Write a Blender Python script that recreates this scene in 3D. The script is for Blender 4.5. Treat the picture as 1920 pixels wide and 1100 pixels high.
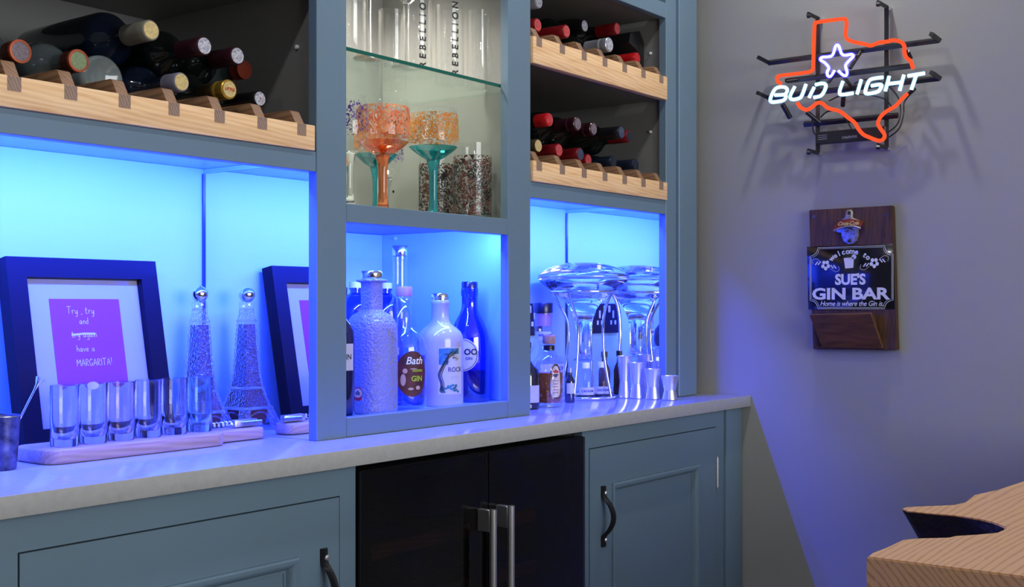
import bpy, bmesh, math, random
from mathutils import Vector, Matrix
random.seed(7)
PI = math.pi
sc = bpy.context.scene
for o in list(bpy.data.objects):
    bpy.data.objects.remove(o)
COL = sc.collection

# ------------------------------------------------------------------ camera
CAM_Z = 1.16
YAW = math.radians(37.04)            # angle between the view and the run of cabinets
cam_d = bpy.data.cameras.new('camera')
cam_d.sensor_width = 36.0
cam_d.lens = 36.0 * 2230.0 / 1920.0
cam_d.shift_y = 24.0 / 1920.0
cam_d.clip_start = 0.02
cam = bpy.data.objects.new('camera', cam_d)
COL.objects.link(cam)
cam.location = (0, 0, CAM_Z)
cam.rotation_euler = (PI / 2, 0, YAW - PI / 2)
sc.camera = cam

# ------------------------------------------------------------------ world, exposure
sc.view_settings.view_transform = 'Standard'
sc.view_settings.look = 'None'
sc.view_settings.gamma = 1.0
sc.view_settings.use_curve_mapping = False
sc.view_settings.exposure = 0.16
world = bpy.data.worlds.new('world'); sc.world = world
world.use_nodes = True
bg = world.node_tree.nodes['Background']
bg.inputs[0].default_value = (0.8, 0.85, 1.0, 1)
bg.inputs[1].default_value = 0.02
cy = sc.cycles
cy.max_bounces = 14; cy.transparent_max_bounces = 32; cy.transmission_bounces = 12
cy.glossy_bounces = 6; cy.diffuse_bounces = 5
cy.caustics_reflective = True; cy.blur_glossy = 0.6; cy.caustics_refractive = False
cy.sample_clamp_indirect = 60.0

# ------------------------------------------------------------------ lamps
def area_lamp(name, loc, size, sy, energy, color, rot=(0, 0, 0), shape='RECTANGLE', spread=PI):
    d = bpy.data.lights.new(name, 'AREA'); d.shape = shape; d.size = size; d.size_y = sy
    d.energy = energy; d.color = color; d.spread = spread
    o = bpy.data.objects.new(name, d); COL.objects.link(o); o.location = loc; o.rotation_euler = rot
    return o
BLUE = (0.0145, 0.036, 1.0)
# blue LED tape tucked up behind the lip of each lit niche
LED_TILT = math.radians(46)
LED_SPREAD = math.radians(178)
area_lamp('led_light', (0.93, 1.602, 1.4085), 1.08, 0.009, 54.0, BLUE, (LED_TILT, 0, 0), spread=LED_SPREAD)
area_lamp('led_light', (1.80, 1.602, 1.3205), 0.54, 0.009, 29.0, BLUE, (LED_TILT, 0, 0), spread=LED_SPREAD)
area_lamp('led_light', (2.43, 1.602, 1.4100), 0.57, 0.009, 32.0, BLUE, (LED_TILT, 0, 0), spread=LED_SPREAD)
# broad soft fill lamp added behind the camera, out of view
area_lamp('added_fill_light', (1.05, -2.50, 1.62), 2.2, 1.3, 66.0, (0.95, 0.98, 1.0), (math.radians(86), 0, math.radians(-2)))
# ceiling downlights of the room
COOL = (0.97, 0.99, 1.0)
for (x, y, e, r) in ((2.60, 1.12, 3.0, .05), (1.75, 1.08, 3.0, .06), (0.80, 1.08, 3.0, .06), (-0.3, 1.08, 2.6, .06)):
    area_lamp('downlight_lamp', (x, y, 2.385), r, r, e, COOL, shape='DISK')
# warm puck lamp in the top of the glass display
area_lamp('puck_lamp', (1.80, 1.84, 2.04), 0.12, 0.12, 5.0, (1.0, 0.93, 0.82), shape='DISK', spread=math.radians(115))

# ------------------------------------------------------------------ materials
def S(r, g, b):                       # sRGB 0-255 -> linear
    f = lambda c: (c / 255 / 12.92) if c / 255 <= 0.04045 else ((c / 255 + 0.055) / 1.055) ** 2.4
    return (f(r), f(g), f(b), 1)
def nodes(name):
    m = bpy.data.materials.new(name); m.use_nodes = True
    nt = m.node_tree; nt.nodes.clear()
    out = nt.nodes.new('ShaderNodeOutputMaterial')
    return m, nt, out
def N(nt, t, **kw):
    n = nt.nodes.new(t)
    for k, v in kw.items():
        if k in n.inputs: n.inputs[k].default_value = v
        else: setattr(n, k, v)
    return n
def L(nt, a, b): nt.links.new(a, b)
def pbr(name, col, rough=.5, metal=0.0, trans=0.0, coat=0.0, ior=1.5, noise=None, bump=None, spec=.5, emit=None, estr=0):
    m, nt, out = nodes(name)
    p = N(nt, 'ShaderNodeBsdfPrincipled')
    p.inputs['Base Color'].default_value = col if len(col) == 4 else (*col, 1)
    p.inputs['Roughness'].default_value = rough
    p.inputs['Metallic'].default_value = metal
    p.inputs['Transmission Weight'].default_value = trans
    p.inputs['Coat Weight'].default_value = coat
    p.inputs['IOR'].default_value = ior
    p.inputs['Specular IOR Level'].default_value = spec
    if emit:
        p.inputs['Emission Color'].default_value = (*emit, 1); p.inputs['Emission Strength'].default_value = estr
    if noise:                         # (scale, amount, stretch)
        tc = N(nt, 'ShaderNodeTexCoord'); mp = N(nt, 'ShaderNodeMapping'); mp.inputs['Scale'].default_value = noise[2]
        L(nt, tc.outputs['Object'], mp.inputs['Vector'])
        nz = N(nt, 'ShaderNodeTexNoise', Scale=noise[0], Detail=6.0); L(nt, mp.outputs[0], nz.inputs['Vector'])
        rp = N(nt, 'ShaderNodeValToRGB')
        c = p.inputs['Base Color'].default_value
        rp.color_ramp.elements[0].color = (c[0] * (1 - noise[1]), c[1] * (1 - noise[1]), c[2] * (1 - noise[1]), 1)
        rp.color_ramp.elements[1].color = (min(1, c[0] * (1 + noise[1])), min(1, c[1] * (1 + noise[1])), min(1, c[2] * (1 + noise[1])), 1)
        rp.color_ramp.elements[0].position = .3; rp.color_ramp.elements[1].position = .7
        L(nt, nz.outputs['Fac'], rp.inputs[0]); L(nt, rp.outputs[0], p.inputs['Base Color'])
    if bump:                          # (kind, scale, strength, distance)
        tc = N(nt, 'ShaderNodeTexCoord')
        t = N(nt, 'ShaderNodeTexVoronoi' if bump[0] == 'v' else 'ShaderNodeTexNoise', Scale=bump[1])
        L(nt, tc.outputs['Object'], t.inputs['Vector'])
        b = N(nt, 'ShaderNodeBump', Strength=bump[2], Distance=bump[3])
        if bump[0] == 'v': b.invert = True
        L(nt, t.outputs[0], b.inputs['Height']); L(nt, b.outputs[0], p.inputs['Normal'])
    L(nt, p.outputs[0], out.inputs[0])
    return m
def wood(name, c0, c1, axis='X', scale=14.0, rough=.5, distort=3.0, stretch=10.0, rings=60.0, bump=.15, ring_share=.4):
    m, nt, out = nodes(name)
    tc = N(nt, 'ShaderNodeTexCoord'); mp = N(nt, 'ShaderNodeMapping')
    s = [1.0, 1.0, 1.0]; s['XYZ'.index(axis)] = 1.0 / stretch
    mp.inputs['Scale'].default_value = s
    L(nt, tc.outputs['Object'], mp.inputs['Vector'])
    n1 = N(nt, 'ShaderNodeTexNoise', Scale=scale * 3, Detail=8.0, Distortion=.6); L(nt, mp.outputs[0], n1.inputs['Vector'])
    w = N(nt, 'ShaderNodeTexWave', Scale=rings, Distortion=distort, Detail=3.0); w.bands_direction = 'DIAGONAL'
    w.inputs['Detail Scale'].default_value = 1.2
    L(nt, mp.outputs[0], w.inputs['Vector'])
    mx = N(nt, 'ShaderNodeMix', data_type='FLOAT'); mx.inputs[0].default_value = 1 - ring_share
    L(nt, n1.outputs['Fac'], mx.inputs[3]); L(nt, w.outputs['Fac'], mx.inputs[2])
    rp = N(nt, 'ShaderNodeValToRGB'); rp.color_ramp.elements[0].color = c0; rp.color_ramp.elements[1].color = c1
    rp.color_ramp.elements[0].position = .25; rp.color_ramp.elements[1].position = .7
    L(nt, mx.outputs[0], rp.inputs[0])
    p = N(nt, 'ShaderNodeBsdfPrincipled', Roughness=rough); L(nt, rp.outputs[0], p.inputs['Base Color'])
    b = N(nt, 'ShaderNodeBump', Strength=bump, Distance=.001); L(nt, mx.outputs[0], b.inputs['Height']); L(nt, b.outputs[0], p.inputs['Normal'])
    L(nt, p.outputs[0], out.inputs[0])
    return m
def thin_glass(name, tint=(1, 1, 1), gloss=1.0, rough=.02, ior=1.5, boost=0.0, bump=None, emit=None):
    """a thin pane or wall of glass: clear straight through, mirrored by Fresnel"""
    m, nt, out = nodes(name)
    tr = N(nt, 'ShaderNodeBsdfTransparent'); tr.inputs[0].default_value = (*tint, 1)
    gl = N(nt, 'ShaderNodeBsdfGlossy', Roughness=rough); gl.inputs[0].default_value = (gloss, gloss, gloss, 1)
    fr = N(nt, 'ShaderNodeFresnel', IOR=ior)
    ge = N(nt, 'ShaderNodeNewGeometry'); io = N(nt, 'ShaderNodeMix', data_type='FLOAT')      # same Fresnel from both sides of a thin wall
    io.inputs[2].default_value = ior; io.inputs[3].default_value = 1 / ior
    L(nt, ge.outputs['Backfacing'], io.inputs[0]); L(nt, io.outputs[0], fr.inputs['IOR'])
    ad = N(nt, 'ShaderNodeMath', operation='ADD', use_clamp=True); ad.inputs[1].default_value = boost
    L(nt, fr.outputs[0], ad.inputs[0])
    mx = N(nt, 'ShaderNodeMixShader'); L(nt, ad.outputs[0], mx.inputs[0]); L(nt, tr.outputs[0], mx.inputs[1]); L(nt, gl.outputs[0], mx.inputs[2])
    if bump:
        tc = N(nt, 'ShaderNodeTexCoord'); t = N(nt, 'ShaderNodeTexVoronoi', Scale=bump[0]); L(nt, tc.outputs['Object'], t.inputs['Vector'])
        b = N(nt, 'ShaderNodeBump', Strength=bump[1], Distance=bump[2]); L(nt, t.outputs[0], b.inputs['Height'])
        L(nt, b.outputs[0], gl.inputs['Normal']); L(nt, b.outputs[0], fr.inputs['Normal'])
    last = mx
    if emit:
        e = N(nt, 'ShaderNodeEmission', Strength=1.0); e.inputs[0].default_value = (*emit, 1)
        a = N(nt, 'ShaderNodeAddShader'); L(nt, mx.outputs[0], a.inputs[0]); L(nt, e.outputs[0], a.inputs[1]); last = a
    L(nt, last.outputs[0], out.inputs[0])
    return m
def printed(name, cols, scale, cover, stretch=(1, 1, 1)):
    """leafy print on clear glass: colour where a noise is high, see-through elsewhere"""
    m, nt, out = nodes(name)
    tc = N(nt, 'ShaderNodeTexCoord'); mp = N(nt, 'ShaderNodeMapping'); mp.inputs['Scale'].default_value = stretch
    L(nt, tc.outputs['Object'], mp.inputs['Vector'])
    v = N(nt, 'ShaderNodeTexNoise', Scale=scale, Detail=2.5, Distortion=1.6); L(nt, mp.outputs[0], v.inputs['Vector'])
    th = N(nt, 'ShaderNodeMath', operation='GREATER_THAN'); th.inputs[1].default_value = cover; L(nt, v.outputs['Fac'], th.inputs[0])
    n2 = N(nt, 'ShaderNodeTexNoise', Scale=scale * .35, Detail=1.0); L(nt, mp.outputs[0], n2.inputs['Vector'])
    rp = N(nt, 'ShaderNodeValToRGB'); rp.color_ramp.elements[0].color = cols[0]; rp.color_ramp.elements[1].color = cols[1]
    rp.color_ramp.elements[0].position = .42; rp.color_ramp.elements[1].position = .58
    L(nt, n2.outputs['Fac'], rp.inputs[0])
    p = N(nt, 'ShaderNodeBsdfPrincipled', Roughness=.35); L(nt, rp.outputs[0], p.inputs['Base Color'])
    tr = N(nt, 'ShaderNodeBsdfTransparent')
    mx = N(nt, 'ShaderNodeMixShader'); L(nt, th.outputs[0], mx.inputs[0]); L(nt, tr.outputs[0], mx.inputs[1]); L(nt, p.outputs[0], mx.inputs[2])
    L(nt, mx.outputs[0], out.inputs[0])
    return m
def emission(name, col, s):
    m, nt, out = nodes(name)
    e = N(nt, 'ShaderNodeEmission', Strength=s); e.inputs[0].default_value = (*col, 1)
    L(nt, e.outputs[0], out.inputs[0]); return m

M = {}
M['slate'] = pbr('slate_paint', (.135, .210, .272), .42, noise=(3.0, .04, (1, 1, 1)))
M['carcass'] = pbr('shaded_greige_laminate', (.175, .175, .168), .5, noise=(2.0, .03, (1, 1, 1)))  # shade of the unlit wine bays put into the greige
M['display'] = pbr('lit_greige_laminate', (.29, .285, .265), .5, noise=(2.0, .03, (1, 1, 1)))  # same greige as the carcass, painted lighter for the lamp-lit display
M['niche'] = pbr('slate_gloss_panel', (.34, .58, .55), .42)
M['mirror'] = pbr('mirror', (.93, .95, .96), .01, metal=1.0)
M['mirror_edge'] = pbr('mirror_edge', (.02, .05, .09), .3)
M['wall'] = pbr('grey_wall_paint', (.31, .308, .288), .85, noise=(1.5, .03, (1, 1, 1)), bump=('n', 220.0, .06, .001))
M['ceiling'] = pbr('white_ceiling', (.75, .75, .74), .9)
M['floor'] = wood('floor_boards', S(70, 58, 48), S(98, 82, 68), 'X', 6, .5)
M['quartz'] = pbr('pale_quartz', (.40, .40, .39), .13, noise=(90.0, .05, (1, 1, 1)), spec=.35)
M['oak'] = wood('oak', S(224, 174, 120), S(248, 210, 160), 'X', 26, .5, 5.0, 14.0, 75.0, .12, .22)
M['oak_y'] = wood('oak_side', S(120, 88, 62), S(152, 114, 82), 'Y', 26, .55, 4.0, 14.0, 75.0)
M['oak_end'] = wood('oak_end_grain', S(128, 104, 88), S(158, 130, 112), 'Z', 40, .6, 2.0, 2.0, 120.0)
M['beech'] = wood('beech_board', S(150, 122, 98), S(182, 156, 130), 'X', 26, .5, 5.0, 12.0, 70.0, .12, .2)
M['darkwood'] = wood('dark_stained_wood', S(34, 20, 10), S(92, 58, 30), 'Z', 40, .6, 6.0, 10.0, 60.0, .4, .10)
M['brownwood'] = wood('brown_stained_wood', S(60, 34, 16), S(106, 66, 34), 'Y', 34, .55, 6.0, 8.0, 50.0, .4, .10)
M['black'] = pbr('black_satin', (.008, .008, .010), .35)
M['blackmetal'] = pbr('black_powder_coat', (.012, .012, .014), .38)
M['frame'] = pbr('black_frame_paint', (.0080, .0070, .0080), .5, spec=.08)
M['leather'] = pbr('black_leather', (.010, .010, .012), .38, bump=('n', 400.0, .2, .001))
M['chrome'] = pbr('chrome', (.85, .86, .88), .10, metal=1.0)
M['steel'] = pbr('brushed_steel', (.86, .86, .87), .33, metal=1.0)
M['darksteel'] = pbr('etched_dark_steel', (.10, .10, .11), .35, metal=.8, noise=(60.0, .8, (1, 1, 1)))
M['white'] = pbr('white_plastic', (.8, .8, .8), .4)
M['mat'] = pbr('white_card', (.46, .46, .46), .8)
M['pink'] = pbr('pink_card', (.36, .030, .15), .7)
M['ink'] = pbr('white_ink', (.85, .9, .9), .7)
M['clear'] = thin_glass('clear_glass', (.99, .995, .995))
M['clear_thick'] = thin_glass('thick_clear_glass', (.95, .965, .975), boost=.05)
M['green_edge'] = pbr('green_glass_edge', (.005, .11, .075), .1, spec=.8)
M['shelfglass'] = thin_glass('shelf_glass', (.86, .93, .90), boost=.02)
M['pane'] = thin_glass('picture_glass', (.97, .97, .97), rough=.0)
M['tint'] = thin_glass('dark_tinted_glass', (.42, .42, .46), rough=.0, ior=1.45)
M['lustre'] = pbr('lustred_glass', (.94, .94, .99), .01, trans=1.0, ior=1.42)
M['lustre_gold'] = pbr('amber_lustred_glass', (.97, .88, .74), .01, trans=1.0, ior=1.42)
M['lustre_blue'] = pbr('blue_lustred_glass', (.72, .92, .98), .01, trans=1.0, ior=1.42)
M['amber'] = pbr('amber_spirit', (.52, .16, .015), .15, trans=.55, ior=1.33)
M['brown_liquid'] = pbr('brown_spirit', (.13, .055, .035), .12, trans=.35, ior=1.33)
M['orange_glass'] = thin_glass('orange_glass', (.95, .30, .10), boost=.05)
M['orange_solid'] = pbr('orange_glass_stem', (1.0, .32, .12), .05, trans=.75, spec=.6)
M['teal_glass'] = thin_glass('teal_glass', (.06, .50, .55), boost=.05)
M['teal_solid'] = pbr('teal_glass_stem', (.06, .52, .58), .05, trans=.75, spec=.6)
M['clear_solid'] = pbr('solid_clear_glass', (.97, .98, .98), .02, trans=1.0)
M['tower_glass'] = thin_glass('beaded_tower_glass', (.86, .86, .93), boost=.08, bump=(260.0, 1.0, .004))
M['crystal'] = thin_glass('cut_crystal_glass', (.92, .93, .96), boost=.05, bump=(85.0, .7, .004))
M['hobnail'] = pbr('frosted_hobnail_glass', (.42, .42, .50), .22, trans=.45, bump=('v', 190.0, .8, .003))
M['milk'] = pbr('white_ceramic', (.40, .39, .42), .16, coat=.3)
M['bottle_dark'] = pbr('dark_green_bottle', (.004, .006, .006), .06, coat=.4)
M['bottle_blue'] = pbr('midnight_bottle', (.004, .008, .020), .06, coat=.4)
M['bottle_gin'] = pbr('pale_grey_bottle', (.050, .062, .064), .07, coat=.6)
M['bottle_base'] = pbr('pale_bottle_base', (.16, .19, .19), .12, coat=.5)
M['blue_bottle'] = thin_glass('blue_bottle_glass', (.16, .26, .75), boost=.07)
M['blue_liquid'] = thin_glass('blue_spirit', (.30, .36, .62), boost=.0)
M['inky_bottle'] = thin_glass('inky_bottle_glass', (.10, .12, .22), boost=.06)
M['cap_cream'] = pbr('cream_foil', S(205, 185, 130), .35, metal=.3)
M['cap_grey'] = pbr('grey_foil', S(120, 116, 104), .4)
M['cap_lilac'] = pbr('lilac_foil', S(112, 108, 124), .4)
M['cap_plum'] = pbr('plum_foil', S(48, 16, 28), .3, coat=.3)
M['cap_red'] = pbr('red_foil', S(128, 18, 26), .28, metal=.25, coat=.3)
M['cap_bright'] = pbr('bright_red_foil', S(196, 26, 30), .25, metal=.25, coat=.3)
M['cap_navy'] = pbr('navy_foil', S(24, 32, 48), .3, coat=.3)
M['cap_gold'] = pbr('gold_foil', S(190, 150, 60), .3, metal=.6)
M['cap_olive'] = pbr('olive_foil', S(66, 54, 30), .4, metal=.3)
M['cap_silver'] = pbr('silver_foil', S(178, 180, 190), .3, metal=.5)
M['cap_black'] = pbr('black_foil', S(18, 18, 22), .3, coat=.3)
M['copper_dark'] = pbr('dark_copper_cap', S(70, 34, 26), .35, metal=.4)
M['copper'] = pbr('copper_cap', S(190, 98, 66), .28, metal=.7)
M['copper_red'] = pbr('copper_red_cap', S(128, 52, 34), .32, metal=.5)
M['face_silver'] = pbr('embossed_silver', S(200, 200, 210), .3, metal=.4, noise=(240.0, .5, (1, 1, 1)))
M['face_green'] = pbr('embossed_green', S(120, 136, 100), .35, noise=(240.0, .25, (1, 1, 1)))
M['face_mauve'] = pbr('embossed_mauve', S(112, 100, 108), .35, noise=(240.0, .35, (1, 1, 1)))
M['face_gold'] = pbr('embossed_gold', S(214, 190, 130), .35, metal=.3, noise=(240.0, .2, (1, 1, 1)))
M['face_red'] = pbr('embossed_red', S(206, 82, 84), .3, metal=.3, noise=(260.0, .5, (1, 1, 1)))
M['face_navy'] = pbr('embossed_navy', S(60, 70, 92), .3, noise=(240.0, .6, (1, 1, 1)))
M['label_grey'] = pbr('grey_paper_label', S(66, 66, 64), .7, noise=(70.0, .35, (1, 1, 1)))
M['label_white'] = pbr('white_paper_label', S(190, 188, 184), .7)
M['label_cream'] = pbr('cream_paper_label', S(220, 198, 158), .65, noise=(80.0, .18, (1, 1, 1)))
M['label_brown'] = pbr('brown_paper_label', S(78, 26, 22), .6, noise=(45.0, .6, (1, 1, 1)))
M['label_teal'] = pbr('teal_printed_label', S(38, 108, 120), .6, noise=(120.0, .6, (1, 1, 1)))
M['label_red'] = pbr('red_sticker', S(190, 24, 34), .5)
M['print_black'] = pbr('black_print', (.006, .006, .006), .5)
M['print_lime'] = pbr('lime_print', S(170, 190, 40), .5)
M['print_navy'] = pbr('navy_print', S(40, 42, 90), .5)
M['print_tan'] = pbr('tan_print', S(190, 160, 140), .5)
M['cork'] = pbr('cork', S(176, 132, 92), .8, noise=(160.0, .25, (1, 1, 1)))
M['lilac_cap'] = pbr('lilac_cap', S(176, 130, 190), .45)
M['print_orange'] = printed('orange_leaf_print', (S(226, 108, 56), S(236, 150, 96)), 150.0, .485)
M['print_amber'] = printed('amber_leaf_print', (S(196, 132, 48), S(206, 120, 40)), 150.0, .50)
M['print_dark'] = printed('dark_flower_print', (S(14, 10, 12), S(96, 46, 36)), 130.0, .515)
M['print_purple'] = printed('purple_leaf_print', (S(74, 40, 120), S(96, 56, 140)), 120.0, .575)
M['red_neon'] = emission('red_neon_gas', (1.0, .075, .022), 1.25)
M['white_neon'] = emission('white_neon_gas', (.82, 1.0, 1.0), 2.2)
M['star_neon'] = emission('blue_white_neon_gas', (.72, .72, 1.0), 2.0)
M['white_shell'] = thin_glass('white_neon_tube', (1, 1, 1), ior=1.2, emit=(.03, .16, .24))
M['star_shell'] = thin_glass('blue_neon_tube', (1, 1, 1), ior=1.2, emit=(.015, .012, .85))
M['led_tape'] = emission('led_tape', (.05, .12, 1.0), 6.0)
M['signblack'] = pbr('gloss_black_plaque', (.006, .006, .010), .12, coat=.4)
M['signwhite'] = pbr('white_plaque_print', (.62, .62, .64), .5)
M['opener'] = pbr('worn_zinc', (.42, .40, .38), .35, metal=.8, noise=(120.0, .4, (1, 1, 1)))
M['openerred'] = pbr('red_enamel', S(116, 34, 32), .4, noise=(120.0, .35, (1, 1, 1)))
M['bark'] = pbr('dark_bark', (.016, .009, .009), .6, bump=('n', 60.0, 1.0, .01), noise=(30.0, .6, (1, 1, 1)))
M['shelf_red'] = wood('red_brown_shelf', S(130, 62, 38), S(160, 84, 52), 'X', 10, .5)
M['fridge_in'] = pbr('dark_fridge_liner', (.020, .022, .030), .4)
M['socket'] = pbr('black_socket_plate', (.012, .012, .016), .3)

# ------------------------------------------------------------------ mesh helpers
def box(bm, x0, x1, y0, y1, z0, z1, bev=0.0, seg=1):
    b2 = bmesh.new()
    bmesh.ops.create_cube(b2, size=1)
    bmesh.ops.scale(b2, vec=(abs(x1 - x0), abs(y1 - y0), abs(z1 - z0)), verts=b2.verts)
    bmesh.ops.translate(b2, vec=((x0 + x1) / 2, (y0 + y1) / 2, (z0 + z1) / 2), verts=b2.verts)
    if bev: bmesh.ops.bevel(b2, geom=b2.edges[:], offset=bev, segments=seg, affect='EDGES', profile=.5)
    merge(bm, b2)
def merge(bm, b2):
    me = bpy.data.meshes.new('tmp'); b2.to_mesh(me); b2.free(); bm.from_mesh(me); bpy.data.meshes.remove(me)
def lathe(bm, prof, seg=32, cx=0.0, cy=0.0, close=False, square=0.0):
    """prof: (r, z) list. square>0 blends the section towards a rounded square"""
    rings = []
    for r, z in prof:
        if r < 1e-6: rings.append([bm.verts.new((cx, cy, z))]); continue
        ring = []
        for i in range(seg):
            a = 2 * PI * i / seg
            c, s = math.cos(a), math.sin(a)
            k = 1.0
            if square: k = 1.0 / (abs(c) ** (2 + square * 6) + abs(s) ** (2 + square * 6)) ** (1 / (2 + square * 6))
            ring.append(bm.verts.new((cx + r * k * c, cy + r * k * s, z)))
        rings.append(ring)
    for a, b in zip(rings, rings[1:]):
        if len(a) == 1 and len(b) == 1: continue
        for i in range(seg):
            j = (i + 1) % seg
            if len(a) == 1: bm.faces.new((a[0], b[j], b[i]))
            elif len(b) == 1: bm.faces.new((a[i], a[j], b[0]))
            else: bm.faces.new((a[i], a[j], b[j], b[i]))
def tube(bm, pts, r, seg=8, cap=True, closed=False):
    pts = [Vector(p) for p in pts]
    n = len(pts); rings = []
    up = Vector((0.13, 0.31, 0.94))
    prev = None
    for i, p in enumerate(pts):
        a = pts[(i - 1) % n] if (closed or i > 0) else p
        b = pts[(i + 1) % n] if (closed or i < n - 1) else p
        d = (b - a).normalized()
        if prev is None:
            u = d.cross(up).normalized()
        else:
            u = (prev - d * prev.dot(d)).normalized()
        prev = u
        w = d.cross(u)
        rr = r[i] if isinstance(r, (list, tuple)) else r
        rings.append([bm.verts.new(p + (u * math.cos(2 * PI * k / seg) + w * math.sin(2 * PI * k / seg)) * rr) for k in range(seg)])
    m = n if closed else n - 1
    for i in range(m):
        a, b = rings[i], rings[(i + 1) % n]
        for k in range(seg):
            bm.faces.new((a[k], a[(k + 1) % seg], b[(k + 1) % seg], b[k]))
    if cap and not closed:
        bm.faces.new(rings[0][::-1]); bm.faces.new(rings[-1])
def smooth_path(pts, n=4):
    """Catmull-Rom through the points"""
    P = [Vector(p) for p in pts]; out = []
    for i in range(len(P) - 1):
        p0 = P[max(i - 1, 0)]; p1 = P[i]; p2 = P[i + 1]; p3 = P[min(i + 2, len(P) - 1)]
        for k in range(n):
            t = k / n
            out.append(.5 * ((2 * p1) + (p2 - p0) * t + (2 * p0 - 5 * p1 + 4 * p2 - p3) * t * t + (3 * p1 - p0 - 3 * p2 + p3) * t ** 3))
    out.append(P[-1]); return out
def prism(bm, poly, a0, a1, axis='y', bev=0.0):
    """poly of 2-D points extruded along an axis: y -> (x,z), x -> (y,z), z -> (x,y)"""
    def P(p, a):
        return {'y': (p[0], a, p[1]), 'x': (a, p[0], p[1]), 'z': (p[0], p[1], a)}[axis]
    b2 = bmesh.new()
    A = [b2.verts.new(P(p, a0)) for p in poly]; B = [b2.verts.new(P(p, a1)) for p in poly]
    n = len(poly)
    for i in range(n): b2.faces.new((A[i], A[(i + 1) % n], B[(i + 1) % n], B[i]))
    b2.faces.new(A[::-1]); b2.faces.new(B)
    bmesh.ops.recalc_face_normals(b2, faces=b2.faces[:])
    if bev: bmesh.ops.bevel(b2, geom=b2.edges[:], offset=bev, segments=2, affect='EDGES', profile=.5)
    merge(bm, b2)
def sphere(bm, c, r, u=16, v=10, sz=1.0):
    b2 = bmesh.new(); bmesh.ops.create_uvsphere(b2, u_segments=u, v_segments=v, radius=r)
    bmesh.ops.scale(b2, vec=(1, 1, sz), verts=b2.verts); bmesh.ops.translate(b2, vec=c, verts=b2.verts); merge(bm, b2)
def torus(bm, c, R, r, seg=40, k=8):
    tube(bm, [(c[0] + R * math.cos(2 * PI * i / seg), c[1] + R * math.sin(2 * PI * i / seg), c[2]) for i in range(seg)], r, k, closed=True)
def rounded_rect(x0, x1, y0, y1, r, n=6):
    out = []
    for cx, cy_, a in ((x1 - r, y0 + r, -90), (x1 - r, y1 - r, 0), (x0 + r, y1 - r, 90), (x0 + r, y0 + r, 180)):
        for i in range(n + 1):
            t = math.radians(a + 90 * i / n); out.append((cx + r * math.cos(t), cy_ + r * math.sin(t)))
    return out

def obj(name, bm, mat, parent=None, smooth=35, world=True):
    """links the bmesh as one object; with a parent the coordinates given are world ones unless world=False"""
    me = bpy.data.meshes.new(name)
    bmesh.ops.recalc_face_normals(bm, faces=bm.faces[:])
    bm.to_mesh(me); bm.free()
    if smooth:
        for p in me.polygons: p.use_smooth = True
        me.set_sharp_from_angle(angle=math.radians(smooth))
    o = bpy.data.objects.new(name, me); COL.objects.link(o)
    if mat is not None: me.materials.append(M[mat] if isinstance(mat, str) else mat)
    if parent is not None:
        root = parent
        while root.parent is not None: root = root.parent
        if world: me.transform(Matrix.Translation(-root.location))
        o.parent = parent
    return o
def thing(name, label, cat, loc=(0, 0, 0), rot=(0, 0, 0), group=None):
    o = bpy.data.objects.new(name, None); COL.objects.link(o); o.empty_display_size = .02
    o.location = loc; o.rotation_euler = rot
    return tag(o, label, cat, group)
def tag(o, label, cat, group=None):
    o['label'] = label; o['category'] = cat
    if group: o['group'] = group
    return o
def struct(name, bm, mat, smooth=35):
    o = obj(name, bm, mat, None, smooth); o['kind'] = 'structure'; return o
def B(*args, bev=0.0, seg=1):
    bm = bmesh.new(); box(bm, *args, bev=bev, seg=seg); return bm
def LA(prof, seg=32, cx=0, cy=0, square=0.0):
    bm = bmesh.new(); lathe(bm, prof, seg, cx, cy, square=square); return bm
def TU(pts, r, seg=8, closed=False):
    bm = bmesh.new(); tube(bm, pts, r, seg, closed=closed); return bm
def PR(poly, a0, a1, axis='y', bev=0.0):
    bm = bmesh.new(); prism(bm, poly, a0, a1, axis, bev); return bm

# pixel of the photograph -> world, on a plane of known place
vx, vy = math.cos(YAW), math.sin(YAW)
def ray(u, v):
    a = (u - 960) / 2230.0; return (vx + vy * a, vy - vx * a, (574.0 - v) / 2230.0)
def on_x(u, v, X):
    d = ray(u, v); t = X / d[0]; return Vector((X, d[1] * t, CAM_Z + d[2] * t))
def on_y(u, v, Y):
    d = ray(u, v); t = Y / d[1]; return Vector((d[0] * t, Y, CAM_Z + d[2] * t))
def on_z(u, v, Z):
    d = ray(u, v); t = (Z - CAM_Z) / d[2]; return Vector((d[0] * t, d[1] * t, Z))

# ------------------------------------------------------------------ lettering
def text_geo(body, size=1.0, bold=0.0, shear=0.0, spacing=1.0, align='CENTER'):
    cu = bpy.data.curves.new('lettering', 'FONT'); cu.body = body; cu.size = size; cu.align_x = align; cu.align_y = 'CENTER'
    cu.offset = bold; cu.shear = shear; cu.space_character = spacing; cu.resolution_u = 3
    o = bpy.data.objects.new('lettering', cu); COL.objects.link(o)
    me = bpy.data.meshes.new_from_object(o)
    vs = [v.co.copy() for v in me.vertices]; fs = [tuple(p.vertices) for p in me.polygons]
    bpy.data.objects.remove(o); bpy.data.curves.remove(cu); bpy.data.meshes.remove(me)
    return vs, fs
def lay(bm, geo, fn):
    vs, fs = geo
    V = [bm.verts.new(fn(v.x, v.y)) for v in vs]
    for f in fs:
        try: bm.faces.new([V[i] for i in f])
        except ValueError: pass
def plane_map(origin, right, up, off=(0, 0, 0)):
    o = Vector(origin) + Vector(off); r = Vector(right).normalized(); u = Vector(up).normalized()
    return lambda x, y: o + r * x + u * y
def wrap_map(cx, cy_, r, phi, z0):
    return lambda x, y: Vector((cx + r * math.cos(phi + x / r), cy_ + r * math.sin(phi + x / r), z0 + y))
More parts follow.
